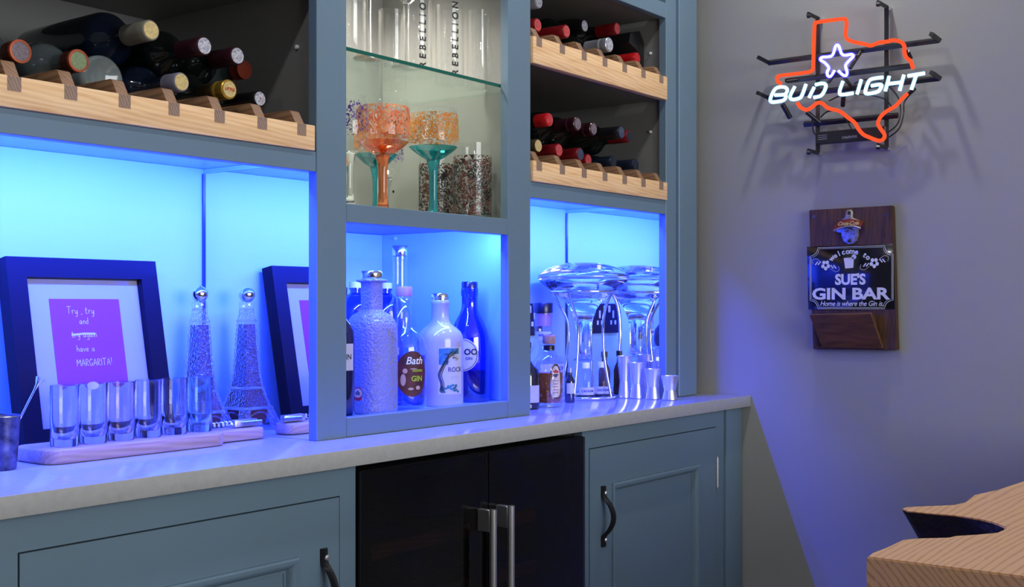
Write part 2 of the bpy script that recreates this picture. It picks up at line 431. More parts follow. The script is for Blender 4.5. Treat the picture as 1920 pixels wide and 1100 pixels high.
def patch(bm, fn, w, h, shape='rect', nx=12, ny=8):
    """a label laid with a mapping function"""
    if shape == 'rect':
        g = [[bm.verts.new(fn(-w / 2 + w * i / nx, -h / 2 + h * j / ny)) for i in range(nx + 1)] for j in range(ny + 1)]
        for j in range(ny):
            for i in range(nx): bm.faces.new((g[j][i], g[j][i + 1], g[j + 1][i + 1], g[j + 1][i]))
        return
    c = bm.verts.new(fn(0, 0)); rings = []
    for k in range(1, 5):
        ring = []
        for i in range(32):
            a = 2 * PI * i / 32; x, y = math.cos(a), math.sin(a)
            if shape == 'arch':
                y = math.copysign(abs(y) ** .45, y); x = math.copysign(abs(x) ** .45, x) * (1.0 if y < .2 else 1 - .75 * (y - .2) ** 1.6)
            ring.append(bm.verts.new(fn(x * w / 2 * k / 4, y * h / 2 * k / 4)))
        rings.append(ring)
    for i in range(32): bm.faces.new((c, rings[0][i], rings[0][(i + 1) % 32]))
    for a, b in zip(rings, rings[1:]):
        for i in range(32): bm.faces.new((a[i], b[i], b[(i + 1) % 32], a[(i + 1) % 32]))
def face_cam(x, y, off=0.0):
    """angle round an upright thing that looks at the middle of the room, plus an offset"""
    return math.atan2(-y, -x) + off
STROKES = {   # single-stroke handwriting, units of one letter height
 'T': [[(0, 1), (.6, 1.02)], [(.3, 1.02), (.27, 0)]], 'r': [[(0, .5), (.05, 0)], [(.04, .3), (.15, .48), (.3, .5)]],
 'y': [[(0, .5), (.08, .1), (.25, .05), (.36, .5)], [(.36, .5), (.33, -.1), (.2, -.4), (.02, -.3)]], ',': [[(.06, .05), (0, -.15)]],
 't': [[(.15, .9), (.12, .1), (.22, 0), (.34, .08)], [(0, .58), (.36, .62)]], 'a': [[(.36, .42), (.2, .5), (.02, .3), (.1, .03), (.26, .1), (.36, .42), (.36, .05), (.44, 0)]],
 'n': [[(0, .5), (.02, 0)], [(.02, .3), (.16, .5), (.3, .42), (.32, 0)]], 'd': [[(.34, .4), (.18, .48), (.02, .25), (.12, .02), (.3, .12)], [(.36, 1), (.34, 0)]],
 'g': [[(.34, .42), (.18, .5), (.03, .28), (.14, .05), (.33, .2)], [(.35, .48), (.33, -.25), (.18, -.42), (.02, -.3)]], 'i': [[(.05, .48), (.06, 0)], [(.06, .7), (.07, .74)]],
 'h': [[(.02, 1), (0, 0)], [(.01, .3), (.16, .5), (.3, .4), (.32, 0)]], 'v': [[(0, .5), (.16, 0), (.34, .5)]],
 'e': [[(.03, .25), (.33, .3), (.22, .5), (.05, .4), (.03, .15), (.16, 0), (.34, .1)]],
 'M': [[(0, 0), (.06, .95), (.3, .35), (.55, .95), (.62, 0)]], 'A': [[(0, 0), (.26, .98), (.5, 0)], [(.1, .35), (.42, .38)]],
 'R': [[(.02, 0), (.04, .95)], [(.04, .95), (.34, .9), (.36, .6), (.05, .5), (.42, 0)]], 'G': [[(.5, .82), (.28, .98), (.03, .6), (.1, .1), (.35, .02), (.5, .3), (.3, .38)]],
 'I': [[(.06, .95), (.07, 0)]], '!': [[(.06, 1.1), (.06, .4)], [(.06, .12), (.06, .08)]]}
def handwrite(bm, text, h, fn, r, gap=.16):
    adv = []
    for ch in text:
        adv.append(.42 * h if ch == ' ' else (max(p[0] for s in STROKES[ch] for p in s) + gap) * h)
    x = -sum(adv) / 2
    for ch, a in zip(text, adv):
        if ch != ' ':
            for s in STROKES[ch]:
                tube(bm, [fn(x + p[0] * h, p[1] * h) for p in (smooth_path([(q[0], q[1], 0) for q in s], 3) if len(s) > 2 else [Vector((*q, 0)) for q in s])], r, 5)
        x += a
    return sum(adv)
# ------------------------------------------------------------------ the room
XW, YW, ZT = 2.955, 2.05, 0.92
X0, Y0, ZC = -2.6, -2.6, 2.40
struct('floor', B(X0 - .1, XW + .1, Y0 - .1, YW + .1, -.05, 0), 'floor')
struct('ceiling', B(X0 - .1, XW + .1, Y0 - .1, YW + .1, ZC, ZC + .05), 'ceiling')
struct('wall_back', B(X0 - .1, XW + .1, YW, YW + .1, 0, ZC), 'wall')
struct('wall_right', B(XW, XW + .1, Y0 - .1, YW, 0, ZC), 'wall')
struct('wall_left', B(X0 - .1, X0, Y0 - .1, YW, 0, ZC), 'wall')
struct('wall_front', B(X0, XW, Y0 - .1, Y0, 0, ZC), 'wall')

bm = bmesh.new()
for a in ((-.12, 2.22, .90, .96), (-.12, 2.22, 2.29, 2.35), (-.12, -.06, .96, 2.29), (2.16, 2.22, .96, 2.29)):
    box(bm, a[0], a[1], Y0, Y0 + .05, a[2], a[3], bev=.004)
struct('added_window_frame', bm, 'white')  # unseen window frame, added to go with the fill lamp

# ------------------------------------------------------------------ worktop and base units
w = tag(obj('worktop', B(-.2, XW - .002, 1.42, YW - .002, ZT - .030, ZT, bev=.0015, seg=2), 'quartz'),
        'long pale grey quartz worktop running under the three lit niches', 'worktop')
FB = 1.449                                   # front plane of the base units
def ring_loft(bm, x0, x1, z0, z1, prof):
    """rectangular loops (inset, y) lofted into a mitred moulding"""
    loops = []
    for d, y in prof:
        loops.append([bm.verts.new(p) for p in ((x0 + d, y, z0 + d), (x1 - d, y, z0 + d), (x1 - d, y, z1 - d), (x0 + d, y, z1 - d))])
    for a, b in zip(loops, loops[1:]):
        for i in range(4): bm.faces.new((a[i], a[(i + 1) % 4], b[(i + 1) % 4], b[i]))
    return loops[-1]
def strap(bm, x, z0, z1, y, bow, w_=.0155, t=.0045):
    n = 22; rows = []
    for i in range(n + 1):
        s = i / n; z = z1 + (z0 - z1) * s
        k = max(0.0, min(1.0, (s - .17) / .66)); b = bow * math.sin(PI * k) ** .8 if 0 < k < 1 else 0
        ww = w_ * (1.0 if k in (0, 1) else .82 + .18 * abs(2 * k - 1))
        rows.append([bm.verts.new(p) for p in ((x - ww / 2, y - b, z), (x - ww / 5, y - b - t * 1.5, z), (x + ww / 5, y - b - t * 1.5, z), (x + ww / 2, y - b, z), (x + ww / 2, y - b + t * .4, z), (x - ww / 2, y - b + t * .4, z))])
    for a, c in zip(rows, rows[1:]):
        for i in range(6): bm.faces.new((a[i], a[(i + 1) % 6], c[(i + 1) % 6], c[i]))
    bm.faces.new(rows[0]); bm.faces.new(rows[-1][::-1])
def door(parent, x0, x1, z0, z1, sw, hx, hz1):
    yf = FB - .001
    bm = bmesh.new()
    for a in ((x0, x0 + sw, z0, z1), (x1 - sw, x1, z0, z1), (x0 + sw, x1 - sw, z1 - sw * .93, z1), (x0 + sw, x1 - sw, z0, z0 + sw)):
        box(bm, a[0], a[1], yf, yf + .022, a[2], a[3])
    d = obj('door', bm, 'slate', parent, smooth=0)
    ix0, ix1, iz0, iz1 = x0 + sw, x1 - sw, z0 + sw, z1 - sw * .93
    bm = bmesh.new()
    ring_loft(bm, ix0, ix1, iz0, iz1, [(0, yf + .003), (.001, yf - .0035), (.004, yf - .005), (.009, yf - .0045), (.014, yf - .001), (.018, yf + .005), (.020, yf + .009), (.024, yf + .009), (.025, yf + .012)])
    obj('moulding', bm, 'slate', d, smooth=30)
    obj('panel', B(ix0 + .02, ix1 - .02, yf + .011, yf + .018, iz0 + .02, iz1 - .02), 'slate', d)
    hz0 = hz1 - .136
    bm = bmesh.new(); strap(bm, hx, hz0, hz1, yf - .001, .027); obj('handle', bm, 'leather', d, smooth=40)
    for z in (hz1 - .0155, hz0 + .0155):
        r = LA([(0, 0), (.0052, 0), (.0052, .002), (.0035, .0035), (0, .0038)], 16)
        bmesh.ops.rotate(r, cent=(0, 0, 0), matrix=Matrix.Rotation(PI / 2, 3, 'X'), verts=r.verts)
        bmesh.ops.translate(r, vec=(hx + .001, yf - .0078, z), verts=r.verts)
        obj('rivet', r, 'steel', d)
    return d
def base_cabinet(name, label, x0, x1, dx0, dx1, dz1, hx, extra=None):
    t = thing(name, label, 'cabinet', ((x0 + x1) / 2, 1.75, 0))
    g = .0022
    zt = ZT - .030
    bm = bmesh.new()
    for a in ((x0, dx0 - g, .10, zt - .001), (dx1 + g, x1, .10, zt - .001), (dx0 - g, dx1 + g, dz1 + g, zt - .001), (dx0 - g, dx1 + g, .10, .13 - g)):
        box(bm, a[0], a[1], FB, FB + .022, a[2], a[3])
    obj('face_frame', bm, 'slate', t, smooth=0)
    bm = bmesh.new()
    box(bm, x0 + .001, x0 + .019, FB + .023, 2.03, .10, zt - .002); box(bm, x1 - .019, x1 - .001, FB + .023, 2.03, .10, zt - .002)
    box(bm, x0 + .02, x1 - .02, 2.01, 2.03, .10, zt - .002); box(bm, x0 + .02, x1 - .02, FB + .03, 2.0, .10, .118)
    obj('carcass', bm, 'carcass', t, smooth=0)
    obj('plinth', B(x0, x1, FB + .05, FB + .068, 0, .099), 'slate', t)
    d = door(t, dx0, dx1, .13, dz1, .0915, hx, .7565)
    return t, d
base_cabinet('base_cabinet', 'slate blue base cabinet with strap-handled panel door left of the drinks fridge', .20, 1.4725, .852, 1.4323, .8366, 1.3955)
t, d = base_cabinet('base_cabinet', 'slate blue base cabinet with strap-handled door between fridge and end wall', 2.1755, 2.851, 2.2042, 2.805, .8432, 2.2570)
for (z0, z1) in ((.688, .763), (.20, .275)):
    bm = bmesh.new()
    for k in range(5):
        a = z0 + (z1 - z0) * k / 5
        tube(bm, [(2.8072, FB - .0035, a + .0008), (2.8072, FB - .0035, a + (z1 - z0) / 5 - .0008)], .0042, 8)
    tube(bm, [(2.8072, FB - .0035, z0 - .004), (2.8072, FB - .0035, z1 + .004)], .0022, 8)
    obj('hinge', bm, 'steel', t)
bm = bmesh.new(); box(bm, 2.858, XW - .002, FB - .004, FB + .03, 0, ZT - .031, bev=.003, seg=2)
tag(obj('end_pilaster', bm, 'slate'), 'narrow slate blue filler post under the worktop beside the end wall', 'filler post')

# ------------------------------------------------------------------ drinks fridge
fx0, fx1, fs = 1.4775, 2.1715, 1.8275
fr = thing('drinks_fridge', 'black two-door glass fronted drinks fridge with vertical steel bar handles', 'fridge', ((fx0 + fx1) / 2, 1.75, 0))
bm = bmesh.new()
box(bm, fx0, fx0 + .03, 1.475, 2.0, .03, .872); box(bm, fx1 - .03, fx1, 1.475, 2.0, .03, .872)
box(bm, fx0 + .03, fx1 - .03, 1.97, 2.0, .03, .872); box(bm, fx0 + .03, fx1 - .03, 1.475, 1.97, .842, .872); box(bm, fx0 + .03, fx1 - .03, 1.475, 1.97, .03, .09)
obj('body', bm, 'fridge_in', fr, smooth=0)
for z in (.70, .585, .47, .355, .24):
    bm = bmesh.new()
    for i in range(22):
        x = fx0 + .045 + i * (fx1 - fx0 - .09) / 21; tube(bm, [(x, 1.56, z), (x, 1.95, z)], .0018, 5)
    tube(bm, [(fx0 + .034, 1.7, z - .003), (fx1 - .034, 1.7, z - .003)], .0025, 5)
    s = obj('shelf', bm, 'blackmetal', fr)
    obj('shelf_front', B(fx0 + .034, fx1 - .034, 1.545, 1.562, z - .014, z + .012, bev=.002), 'shelf_red', s)
for (a, b, hx_) in ((fx0, fs - .002, 1.800), (fs + .002, fx1, 1.857)):
    bm = bmesh.new()
    for r in ((a, a + .028, .05, .876), (b - .010, b, .05, .876), (a + .028, b - .010, .868, .876), (a + .028, b - .010, .05, .09)):
        box(bm, r[0], r[1], 1.442, 1.472, r[2], r[3], bev=.001)
    d = obj('door', bm, 'black', fr, smooth=0)
    obj('glass_pane', B(a + .001, b - .001, 1.438, 1.4415, .052, .875), 'tint', d)
    bm = bmesh.new()
    tube(bm, [(hx_, 1.404, .11), (hx_, 1.404, .770)], .0073, 20)
    for z in (.748, .135):
        box(bm, hx_ - .0062, hx_ + .0062, 1.408, 1.4375, z - .021, z + .021, bev=.0008)
    obj('bar_handle', bm, 'steel', d, smooth=40)
obj('cable', TU(smooth_path([(1.93, 1.49, .838), (1.97, 1.49, .834), (1.965, 1.52, .80), (1.90, 1.60, .73), (1.86, 1.70, .715)], 6), .0025, 6), 'black', fr)

# ------------------------------------------------------------------ shelving units standing on the worktop
YF, YP = 1.55, 1.572                           # front and back of the painted face frame
def pins(parent, pts):
    for p in pts:
        b2 = LA([(0, 0), (.0038, 0), (.0038, .004), (0, .005)], 12)
        bmesh.ops.rotate(b2, cent=(0, 0, 0), matrix=Matrix.Rotation(-PI / 2, 3, 'Y'), verts=b2.verts)
        bmesh.ops.translate(b2, vec=p, verts=b2.verts)
        obj('shelf_pin', b2, 'white', parent)
def holes(parent, pts):
    for p in pts:
        b2 = LA([(0, 0), (.003, 0), (.003, .0006), (0, .0006)], 10)
        bmesh.ops.rotate(b2, cent=(0, 0, 0), matrix=Matrix.Rotation(-PI / 2, 3, 'Y'), verts=b2.verts)
        bmesh.ops.translate(b2, vec=p, verts=b2.verts)
        obj('pin_hole', b2, 'black', parent)
TOPZ = 2.28
# left unit
XL0, XM = .36, 1.478
u = thing('shelving_unit', 'slate blue shelving unit at left with wine rack over a wide blue-lit niche', 'cabinet', (.92, 1.8, ZT))
obj('side_panel', B(XM + .0105, XM + .0215, YP, 2.045, ZT, TOPZ), 'carcass', u)
obj('side_panel', B(XL0 - .012, XL0, YP, 2.045, ZT, TOPZ), 'carcass', u)
obj('mirror_panel', B(XM + .0065, XM + .0100, YP + .001, 1.872, ZT + .0005, 1.417), 'mirror', u)
obj('mirror_edge', B(XM + .0035, XM + .0063, 1.8685, 1.8725, ZT + .0005, 1.417), 'mirror_edge', u)
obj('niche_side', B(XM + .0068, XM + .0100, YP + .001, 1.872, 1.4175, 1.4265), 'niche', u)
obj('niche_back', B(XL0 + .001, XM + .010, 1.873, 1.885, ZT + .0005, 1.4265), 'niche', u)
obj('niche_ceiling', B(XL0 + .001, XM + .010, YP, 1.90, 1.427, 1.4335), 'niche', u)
obj('back_panel', B(XL0 + .001, XM + .010, 2.032, 2.045, 1.434, TOPZ), 'carcass', u)
obj('shelf', B(XL0 + .001, XM + .010, YP, 2.031, 1.434, 1.4365), 'carcass', u)
obj('shelf', B(XL0 + .001, XM + .010, YP, 2.031, 1.737, 1.755), 'carcass', u)
obj('shelf_rail', B(XL0, XM - .0012, YF, YP - .0005, 1.3985, 1.4345, bev=.0012), 'slate', u)
obj('shelf_rail', B(XL0, XM - .0012, YF, YP - .0005, 1.735, 1.775, bev=.0012), 'slate', u)
pins(u, [(XM + .010, 1.61, 1.63)])
# middle unit
u = thing('shelving_unit', 'slate blue middle shelving unit with glass display over a lit niche of gin bottles', 'cabinet', (1.80, 1.8, ZT))
for (a, b) in ((XM, 1.5525), (2.0406, 2.122)):
    obj('stile', B(a, b, YF, YP - .0005, ZT, TOPZ, bev=.0012), 'slate', u)
for (a, b) in ((1.502, 1.515), (2.100, 2.1115)):
    obj('side_panel', B(a, b, YP, 2.045, ZT, TOPZ), 'display', u)
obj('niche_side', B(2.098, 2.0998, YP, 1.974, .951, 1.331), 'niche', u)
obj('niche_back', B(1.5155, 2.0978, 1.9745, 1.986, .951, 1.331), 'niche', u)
obj('back_panel', B(1.5155, 2.0995, 1.975, 1.988, 1.347, TOPZ), 'display', u)
obj('shelf', B(1.5155, 2.0995, YP, 1.974, 1.332, 1.346), 'display', u)
obj('shelf', B(1.5155, 2.0995, YP, 1.974, .925, .950), 'niche', u)
obj('shelf', B(1.5155, 2.0995, YP, 1.974, 2.06, 2.08), 'display', u)
obj('shelf_rail', B(1.5532, 2.0399, YF + .0005, YP - .0005, 1.3135, 1.3480, bev=.0012), 'slate', u)
obj('shelf_rail', B(1.5532, 2.0399, YF + .0005, YP - .0005, ZT + .0005, .9566, bev=.0012), 'slate', u)
pins(u, [(2.0975, 1.60, on_x(923, 520, 2.0975).z), (2.0975, 1.60, on_x(923, 605, 2.0975).z), (2.0995, 1.60, on_x(923, 257, 2.0995).z)])
holes(u, [(2.0997, 1.60, on_x(923, 85, 2.0995).z), (2.0997, 1.60, on_x(923, 345, 2.0995).z), (2.0997, 1.94, on_x(736, 359, 2.0995).z)])
pins(u, [(2.0975, 1.93, 1.322)])
# right unit
XR0, XR1 = 2.1225, 2.776
u = thing('shelving_unit', 'slate blue shelving unit at right with two wine racks over a blue-lit niche', 'cabinet', (2.45, 1.8, ZT))
obj('stile', B(2.7223, XR1, YF, YP - .0005, ZT, TOPZ, bev=.0012), 'slate', u)
obj('side_panel', B(2.1125, 2.124, YP, 2.045, ZT, TOPZ), 'carcass', u)
obj('side_panel', B(2.729, 2.742, YP, 2.045, ZT, TOPZ), 'carcass', u)
obj('mirror_panel', B(2.7255, 2.7285, YP + .001, 1.868, ZT + .0005, 1.418), 'mirror', u)
obj('mirror_edge', B(2.7220, 2.7252, 1.8645, 1.8685, ZT + .0005, 1.418), 'mirror_edge', u)
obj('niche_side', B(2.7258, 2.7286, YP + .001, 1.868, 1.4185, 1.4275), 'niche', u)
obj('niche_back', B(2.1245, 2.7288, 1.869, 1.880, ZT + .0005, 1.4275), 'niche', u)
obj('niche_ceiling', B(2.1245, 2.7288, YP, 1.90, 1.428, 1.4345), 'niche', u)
obj('back_panel', B(2.1245, 2.7288, 2.032, 2.045, 1.435, TOPZ), 'carcass', u)
obj('shelf', B(2.1245, 2.7288, YP, 2.031, 1.435, 1.4375), 'carcass', u)
obj('shelf', B(2.1245, 2.7218, YP, 2.031, 1.700, 1.713), 'carcass', u)
obj('shelf', B(2.1245, 2.7218, YP, 2.031, 1.914, 1.930), 'carcass', u)
obj('shelf_rail', B(XR0, 2.7215, YF + .0005, YP - .0005, 1.4000, 1.4360, bev=.0012), 'slate', u)
obj('shelf_rail', B(XR0, 2.7215, YF + .0005, YP - .0005, 1.912, 1.952, bev=.0012), 'slate', u)
pins(u, [(2.729, 1.60, on_x(1221, 100, 2.729).z), (2.729, 1.60, on_x(1221, 247, 2.729).z)])
tag(obj('end_post', B(2.7785, 2.8755, YF - .008, YP, ZT + .0005, TOPZ, bev=.002), 'slate'), 'plain slate blue post closing the shelving beside the end wall', 'filler post')

for (x, yl, z, w_, lab) in ((.93, 1.628, 1.424, 1.08, 'blue LED tape under the lip of the wide left niche'), (1.80, 1.628, 1.3290, .46, 'blue LED tape under the lip of the gin bottle niche'), (2.43, 1.628, 1.425, .57, 'blue LED tape under the lip of the decanter niche')):
    tag(obj('led_strip', B(x - w_ / 2, x + w_ / 2, 1.574, 1.590, z - (.010 if z < 1.4 else .016), z + .0022), 'led_tape'), lab, 'light strip')

# double socket on the back of the right niche (seen in its mirror)
so = thing('wall_socket', 'black double wall socket with white switches at the back of the decanter niche', 'socket', (2.53, 1.866, 1.125))
obj('plate', B(2.457, 2.603, 1.861, 1.8685, 1.082, 1.168, bev=.002), 'socket', so)
for sx in (-1, 1):
    cx_ = 2.53 + sx * .036
    bm = bmesh.new()
    for (dx, dz, w_, h_) in ((0, .012, .009, .022), (-.011, -.012, .009, .012), (.011, -.012, .009, .012)):
        box(bm, cx_ + dx - w_ / 2, cx_ + dx + w_ / 2, 1.860, 1.8608, 1.125 + dz - h_ / 2, 1.125 + dz + h_ / 2)
    obj('outlet', bm, 'white', so)
    obj('switch', B(2.53 + sx * .012 - .006, 2.53 + sx * .012 + .006, 1.8575, 1.8608, 1.142, 1.162, bev=.0015), 'white', so)

# ------------------------------------------------------------------ oak wine racks
def rack(label, x0, x1, zt, divs, depth, hgt=.046):
    t = thing('wine_rack', label, 'wine rack', ((x0 + x1) / 2, 1.7, zt - hgt))
    obj('front_rail', B(x0, x1, 1.545, 1.566, zt - hgt, zt, bev=.0015, seg=2), 'oak', t)
    obj('back_rail', B(x0, x1, depth - .02, depth, zt - .040, zt - .001, bev=.0015), 'oak', t)
    b2 = PR([(1.549, zt - .0005), (1.5625, zt + .022), (1.567, zt + .024), (depth, zt + .024), (depth, zt), (1.567, zt)], -.01025, .01025, 'x', bev=.0006)
    first = None
    for x in divs:
        if first is None:
            bmesh.ops.translate(b2, vec=(x, 0, 0), verts=b2.verts)
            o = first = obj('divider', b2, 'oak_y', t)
            e = efirst = obj('tenon', B(x - .01025, x + .01025, 1.5444, 1.5455, zt - .021, zt - .0006), 'oak_end', o)
        else:
            o = first.copy(); COL.objects.link(o); o.parent = t; o.location = (x - divs[0], 0, 0)
            e = efirst.copy(); COL.objects.link(e); e.parent = o
    return t
DL = [.811, .901, .9883, 1.0786, 1.1683, 1.2577, 1.3478, 1.4374]
DR = [2.1476, 2.2382, 2.3283, 2.4185, 2.5086, 2.5985, 2.6885]
ZL, ZR2, ZR1 = 1.4795, 1.4825, 1.758
rack('oak wine rack in the left unit above the wide blue niche', XL0 + .002, 1.4695, ZL, DL, 1.95, .0445)
rack('oak wine rack in the right unit directly above the decanter niche', 2.1255, 2.7205, ZR2, DR, 1.95)
rack('upper oak wine rack in the right unit holding the black carton', 2.1255, 2.7205, ZR1, DR, 1.95, .060)

# ------------------------------------------------------------------ bottles lying in the racks
def y_at(u_, x):
    d_ = ray(u_, 500); return x * d_[1] / d_[0]
def wine(label, group, u_, x, z, r=.039, ln=.300, body='bottle_dark', cap='cap_plum', face='face_silver', caplen=.058, shape='bordeaux', neck=.0142, paper=None, screw=False, rim=None, reverse=False, medal=None, sleeve=None):
    y = y_at(u_, x)
    if reverse:
        t = thing('wine_bottle', label, 'bottle', (x, y, z), (-PI / 2, 0, 0), group)
    else:
        t = thing('wine_bottle', label, 'bottle', (x, y + ln, z), (PI / 2, 0, 0), group)
    if shape == 'bordeaux': sh = [(r, ln * .63), (r * .96, ln * .66), (r * .80, ln * .695), (r * .55, ln * .725), (neck * 1.1, ln * .755)]
    elif shape == 'gin': sh = [(r, ln * .60), (r * .97, ln * .66), (r * .86, ln * .72), (r * .62, ln * .775), (neck * 1.15, ln * .80)]
    else: sh = [(r, ln * .50), (r * .97, ln * .55), (r * .80, ln * .63), (r * .58, ln * .70), (neck * 1.15, ln * .79)]
    prof = [(0, .012), (r * .5, .008), (r * .86, .0), (r * .97, .004), (r, .012)] + sh + [(neck, ln * .82), (neck, ln - .004), (neck * .9, ln - .003), (0, ln - .003)]
    obj('body', LA(prof, 36), body, t, 40, world=False)
    cr = neck + .0016
    if not reverse:
        c = [(neck + .0003, ln - caplen - .001), (cr * 1.02, ln - caplen), (cr, ln - .02), (cr, ln - .0015), (cr - .0012, ln), (0, ln)]
        if screw: c = [(neck + .0003, ln - caplen), (cr * .97, ln - caplen), (cr * .97, ln - .028), (cr * 1.04, ln - .026), (cr * 1.04, ln - .023), (cr * .97, ln - .021), (cr * .97, ln - .018), (cr * 1.04, ln - .016), (cr * 1.04, ln - .0015), (cr - .001, ln), (0, ln)]
        k = obj('capsule', LA(c, 28), cap, t, 40, world=False)
        obj('cap_face', LA([(0, ln + .0003), (cr * .80, ln + .0003), (cr * .84, ln + .0008), (cr * .55, ln + .0010), (0, ln + .0012)], 24), face, k, 40, world=False)
        if rim: obj('rim', LA([(cr * .82, ln + .0012), (cr * 1.03, ln + .0010), (cr * 1.05, ln - .004)], 24), rim, k, 40, world=False)
        if medal:
            bm = bmesh.new(); lay(bm, text_geo(medal, .007, .0002), lambda a, b: Vector((a, b, ln + .0018))); obj('cap_print', bm, 'cap_bright', k, 0, world=False)
    if sleeve: obj('sleeve', LA([(neck + .0004, ln - .082), (neck + .0011, ln - .081), (neck + .0011, ln - caplen)], 28), sleeve, t, 40, world=False)
    if paper: obj('label', LA([(r + .0004, ln * .18), (r + .0004, ln * .50)], 36), paper, t, 40, world=False)
    return t
GL, G2, G1 = 'bottles in the left wine rack', 'bottles in the lower right wine rack', 'bottles in the upper right wine rack'
sl = lambda D, i: (D[i] + D[i + 1]) / 2
z0, z1 = ZL + .043, ZL + .107
wine('clear bottle with mauve copper-rimmed cap at left end of the left rack', GL, 38, sl(DL, 1), z0 + .006, .0405, .27, 'bottle_gin', 'copper_dark', 'face_mauve', .024, 'gin', .0150, rim='copper')
wine('clear bottle with green copper-rimmed cap in the left rack', GL, 147, sl(DL, 2), z0 + .006, .0405, .27, 'bottle_gin', 'copper_dark', 'face_green', .024, 'gin', .0150, rim='copper')
wine('clear bottle lying base outward in the left rack', GL, 195, sl(DL, 3), z0, .039, .29, 'bottle_base', reverse=True)
wine('dark bottle with lilac sleeve and cream cork face in the left rack', GL, 340, sl(DL, 4), z0, .039, .30, 'bottle_blue', 'cap_lilac', 'face_gold', .034)
wine('dark bottle with ridged gold screw cap in the left rack', GL, 430, sl(DL, 5), z0, .039, .30, 'bottle_dark', 'cap_gold', 'face_gold', .030, screw=True, medal='LITTLE', sleeve='cap_olive')
wine('dark bottle with crumpled silver and red foil tip in the left rack', GL, 487, sl(DL, 6), z0, .039, .30, 'bottle_dark', 'cap_black', 'face_silver', .05, neck=.0125, medal='+')
wine('large dark bottle with grey sleeve and cream cork lying on top in the left rack', GL, 283, DL[4], z1 + .014, .046, .33, 'bottle_blue', 'cap_grey', 'face_gold', .062, neck=.0150)
wine('upper dark bottle with plum sleeve and silver face, nearer the cream cork', GL, 383, DL[5], z1 + .002, .039, .30, 'bottle_dark', 'cap_plum', 'face_silver', .06)
wine('upper dark bottle with plum sleeve and silver face, nearer the middle unit', GL, 445, DL[6], z1 + .004, .039, .30, 'bottle_dark', 'cap_plum', 'face_silver', .06)
wine('upper clear bottle with copper red cap at right of the left rack', GL, 458, 1.4285, z1 + .002, .036, .26, 'bottle_gin', 'copper_red', 'copper_red', .022, 'gin', .0148, rim='copper_red')
z0, z1 = ZR2 + .042, ZR2 + .107
wine('bottle with cream cork face at left end of the lower right rack', G2, 1009, sl(DR, 0), z0, cap='cap_olive', face='face_gold')
wine('bottle with red foil beside the cream cork in the lower right rack', G2, 1048, sl(DR, 1), z0, cap='cap_red', face='face_red')
wine('bottle with navy and silver cap in bottom row of the lower right rack', G2, 1088, sl(DR, 2), z0, cap='cap_red', face='face_navy')
wine('bottle with small red cap tucked behind the navy one in the lower right rack', G2, 1103, sl(DR, 3), z0 - .003, .036, cap='cap_red', face='face_red', ln=.29)
wine('bottle with long navy foil in bottom row of the lower right rack', G2, 1150, sl(DR, 4), z0, body='bottle_blue', cap='cap_navy', face='cap_navy', shape='burgundy')
wine('rightmost navy foil bottle in bottom row of the lower right rack', G2, 1192, sl(DR, 5), z0, body='bottle_blue', cap='cap_navy', face='cap_navy', shape='burgundy')
wine('upper bottle with bright red foil and pale neck label in the lower right rack', G2, 1030, DR[1], z1, cap='cap_bright', face='cap_bright', caplen=.035)
wine('upper plum foil bottle next to the bright red one in the lower right rack', G2, 1083, DR[2], z1, cap='cap_plum', face='face_mauve', screw=True)
wine('upper plum foil bottle in the middle of the lower right rack', G2, 1113, DR[3], z1, cap='cap_plum', face='face_mauve', screw=True)
wine('upper black foil bottle with navy face in the lower right rack', G2, 1165, DR[4], z1, cap='cap_black', face='face_navy', shape='burgundy')
wine('upper red-tipped bottle nearest the end wall in the lower right rack', G2, 1180, 2.6025, z1 + .004, cap='cap_red', face='cap_navy')
z0, z1 = ZR1 + .041, ZR1 + .106
wine('bottle with pink-red foil at left end of the upper right rack', G1, 1008, sl(DR, 0), z0, cap='cap_red', face='face_red')
wine('bottle with long red foil in bottom row of the upper right rack', G1, 1062, sl(DR, 1), z0, cap='cap_red', face='face_red', caplen=.075)
wine('bottle with ridged silver screw cap in the upper right rack', G1, 1143, sl(DR, 3), z0, cap='cap_silver', face='face_silver', caplen=.066, screw=True, neck=.0155)
wine('bottle with red foil under the black carton in the upper right rack', G1, 1195, sl(DR, 5), z0, .036, cap='cap_bright', face='cap_bright', caplen=.06)
wine('upper bottle with black foil and silver face in the upper right rack', G1, 1096, DR[4] - .018, z1 - .001, .035, cap='cap_black', face='face_silver')
wine('bottle with silver cap at top left of the upper right rack', G1, 1010, DR[1], z1 + .002, cap='cap_silver', face='face_silver')
wine('large bottle with grey label and red gold foil on top in the upper right rack', G1, 1157, 2.590, z1 + .006, .0415, .33, cap='cap_red', face='face_red', paper='label_grey')
ca = PR([(2.644, ZR1 + .086), (2.652, ZR1 + .114), (2.700, ZR1 + .126), (2.7215, ZR1 + .100), (2.7205, ZR1 + .034), (2.699, ZR1 + .028), (2.690, ZR1 + .070)], 1.615, 1.90, 'y', bev=.003)
tag(obj('gift_carton', ca, 'black'), 'black faceted bottle carton lying at the right end of the upper rack', 'carton')
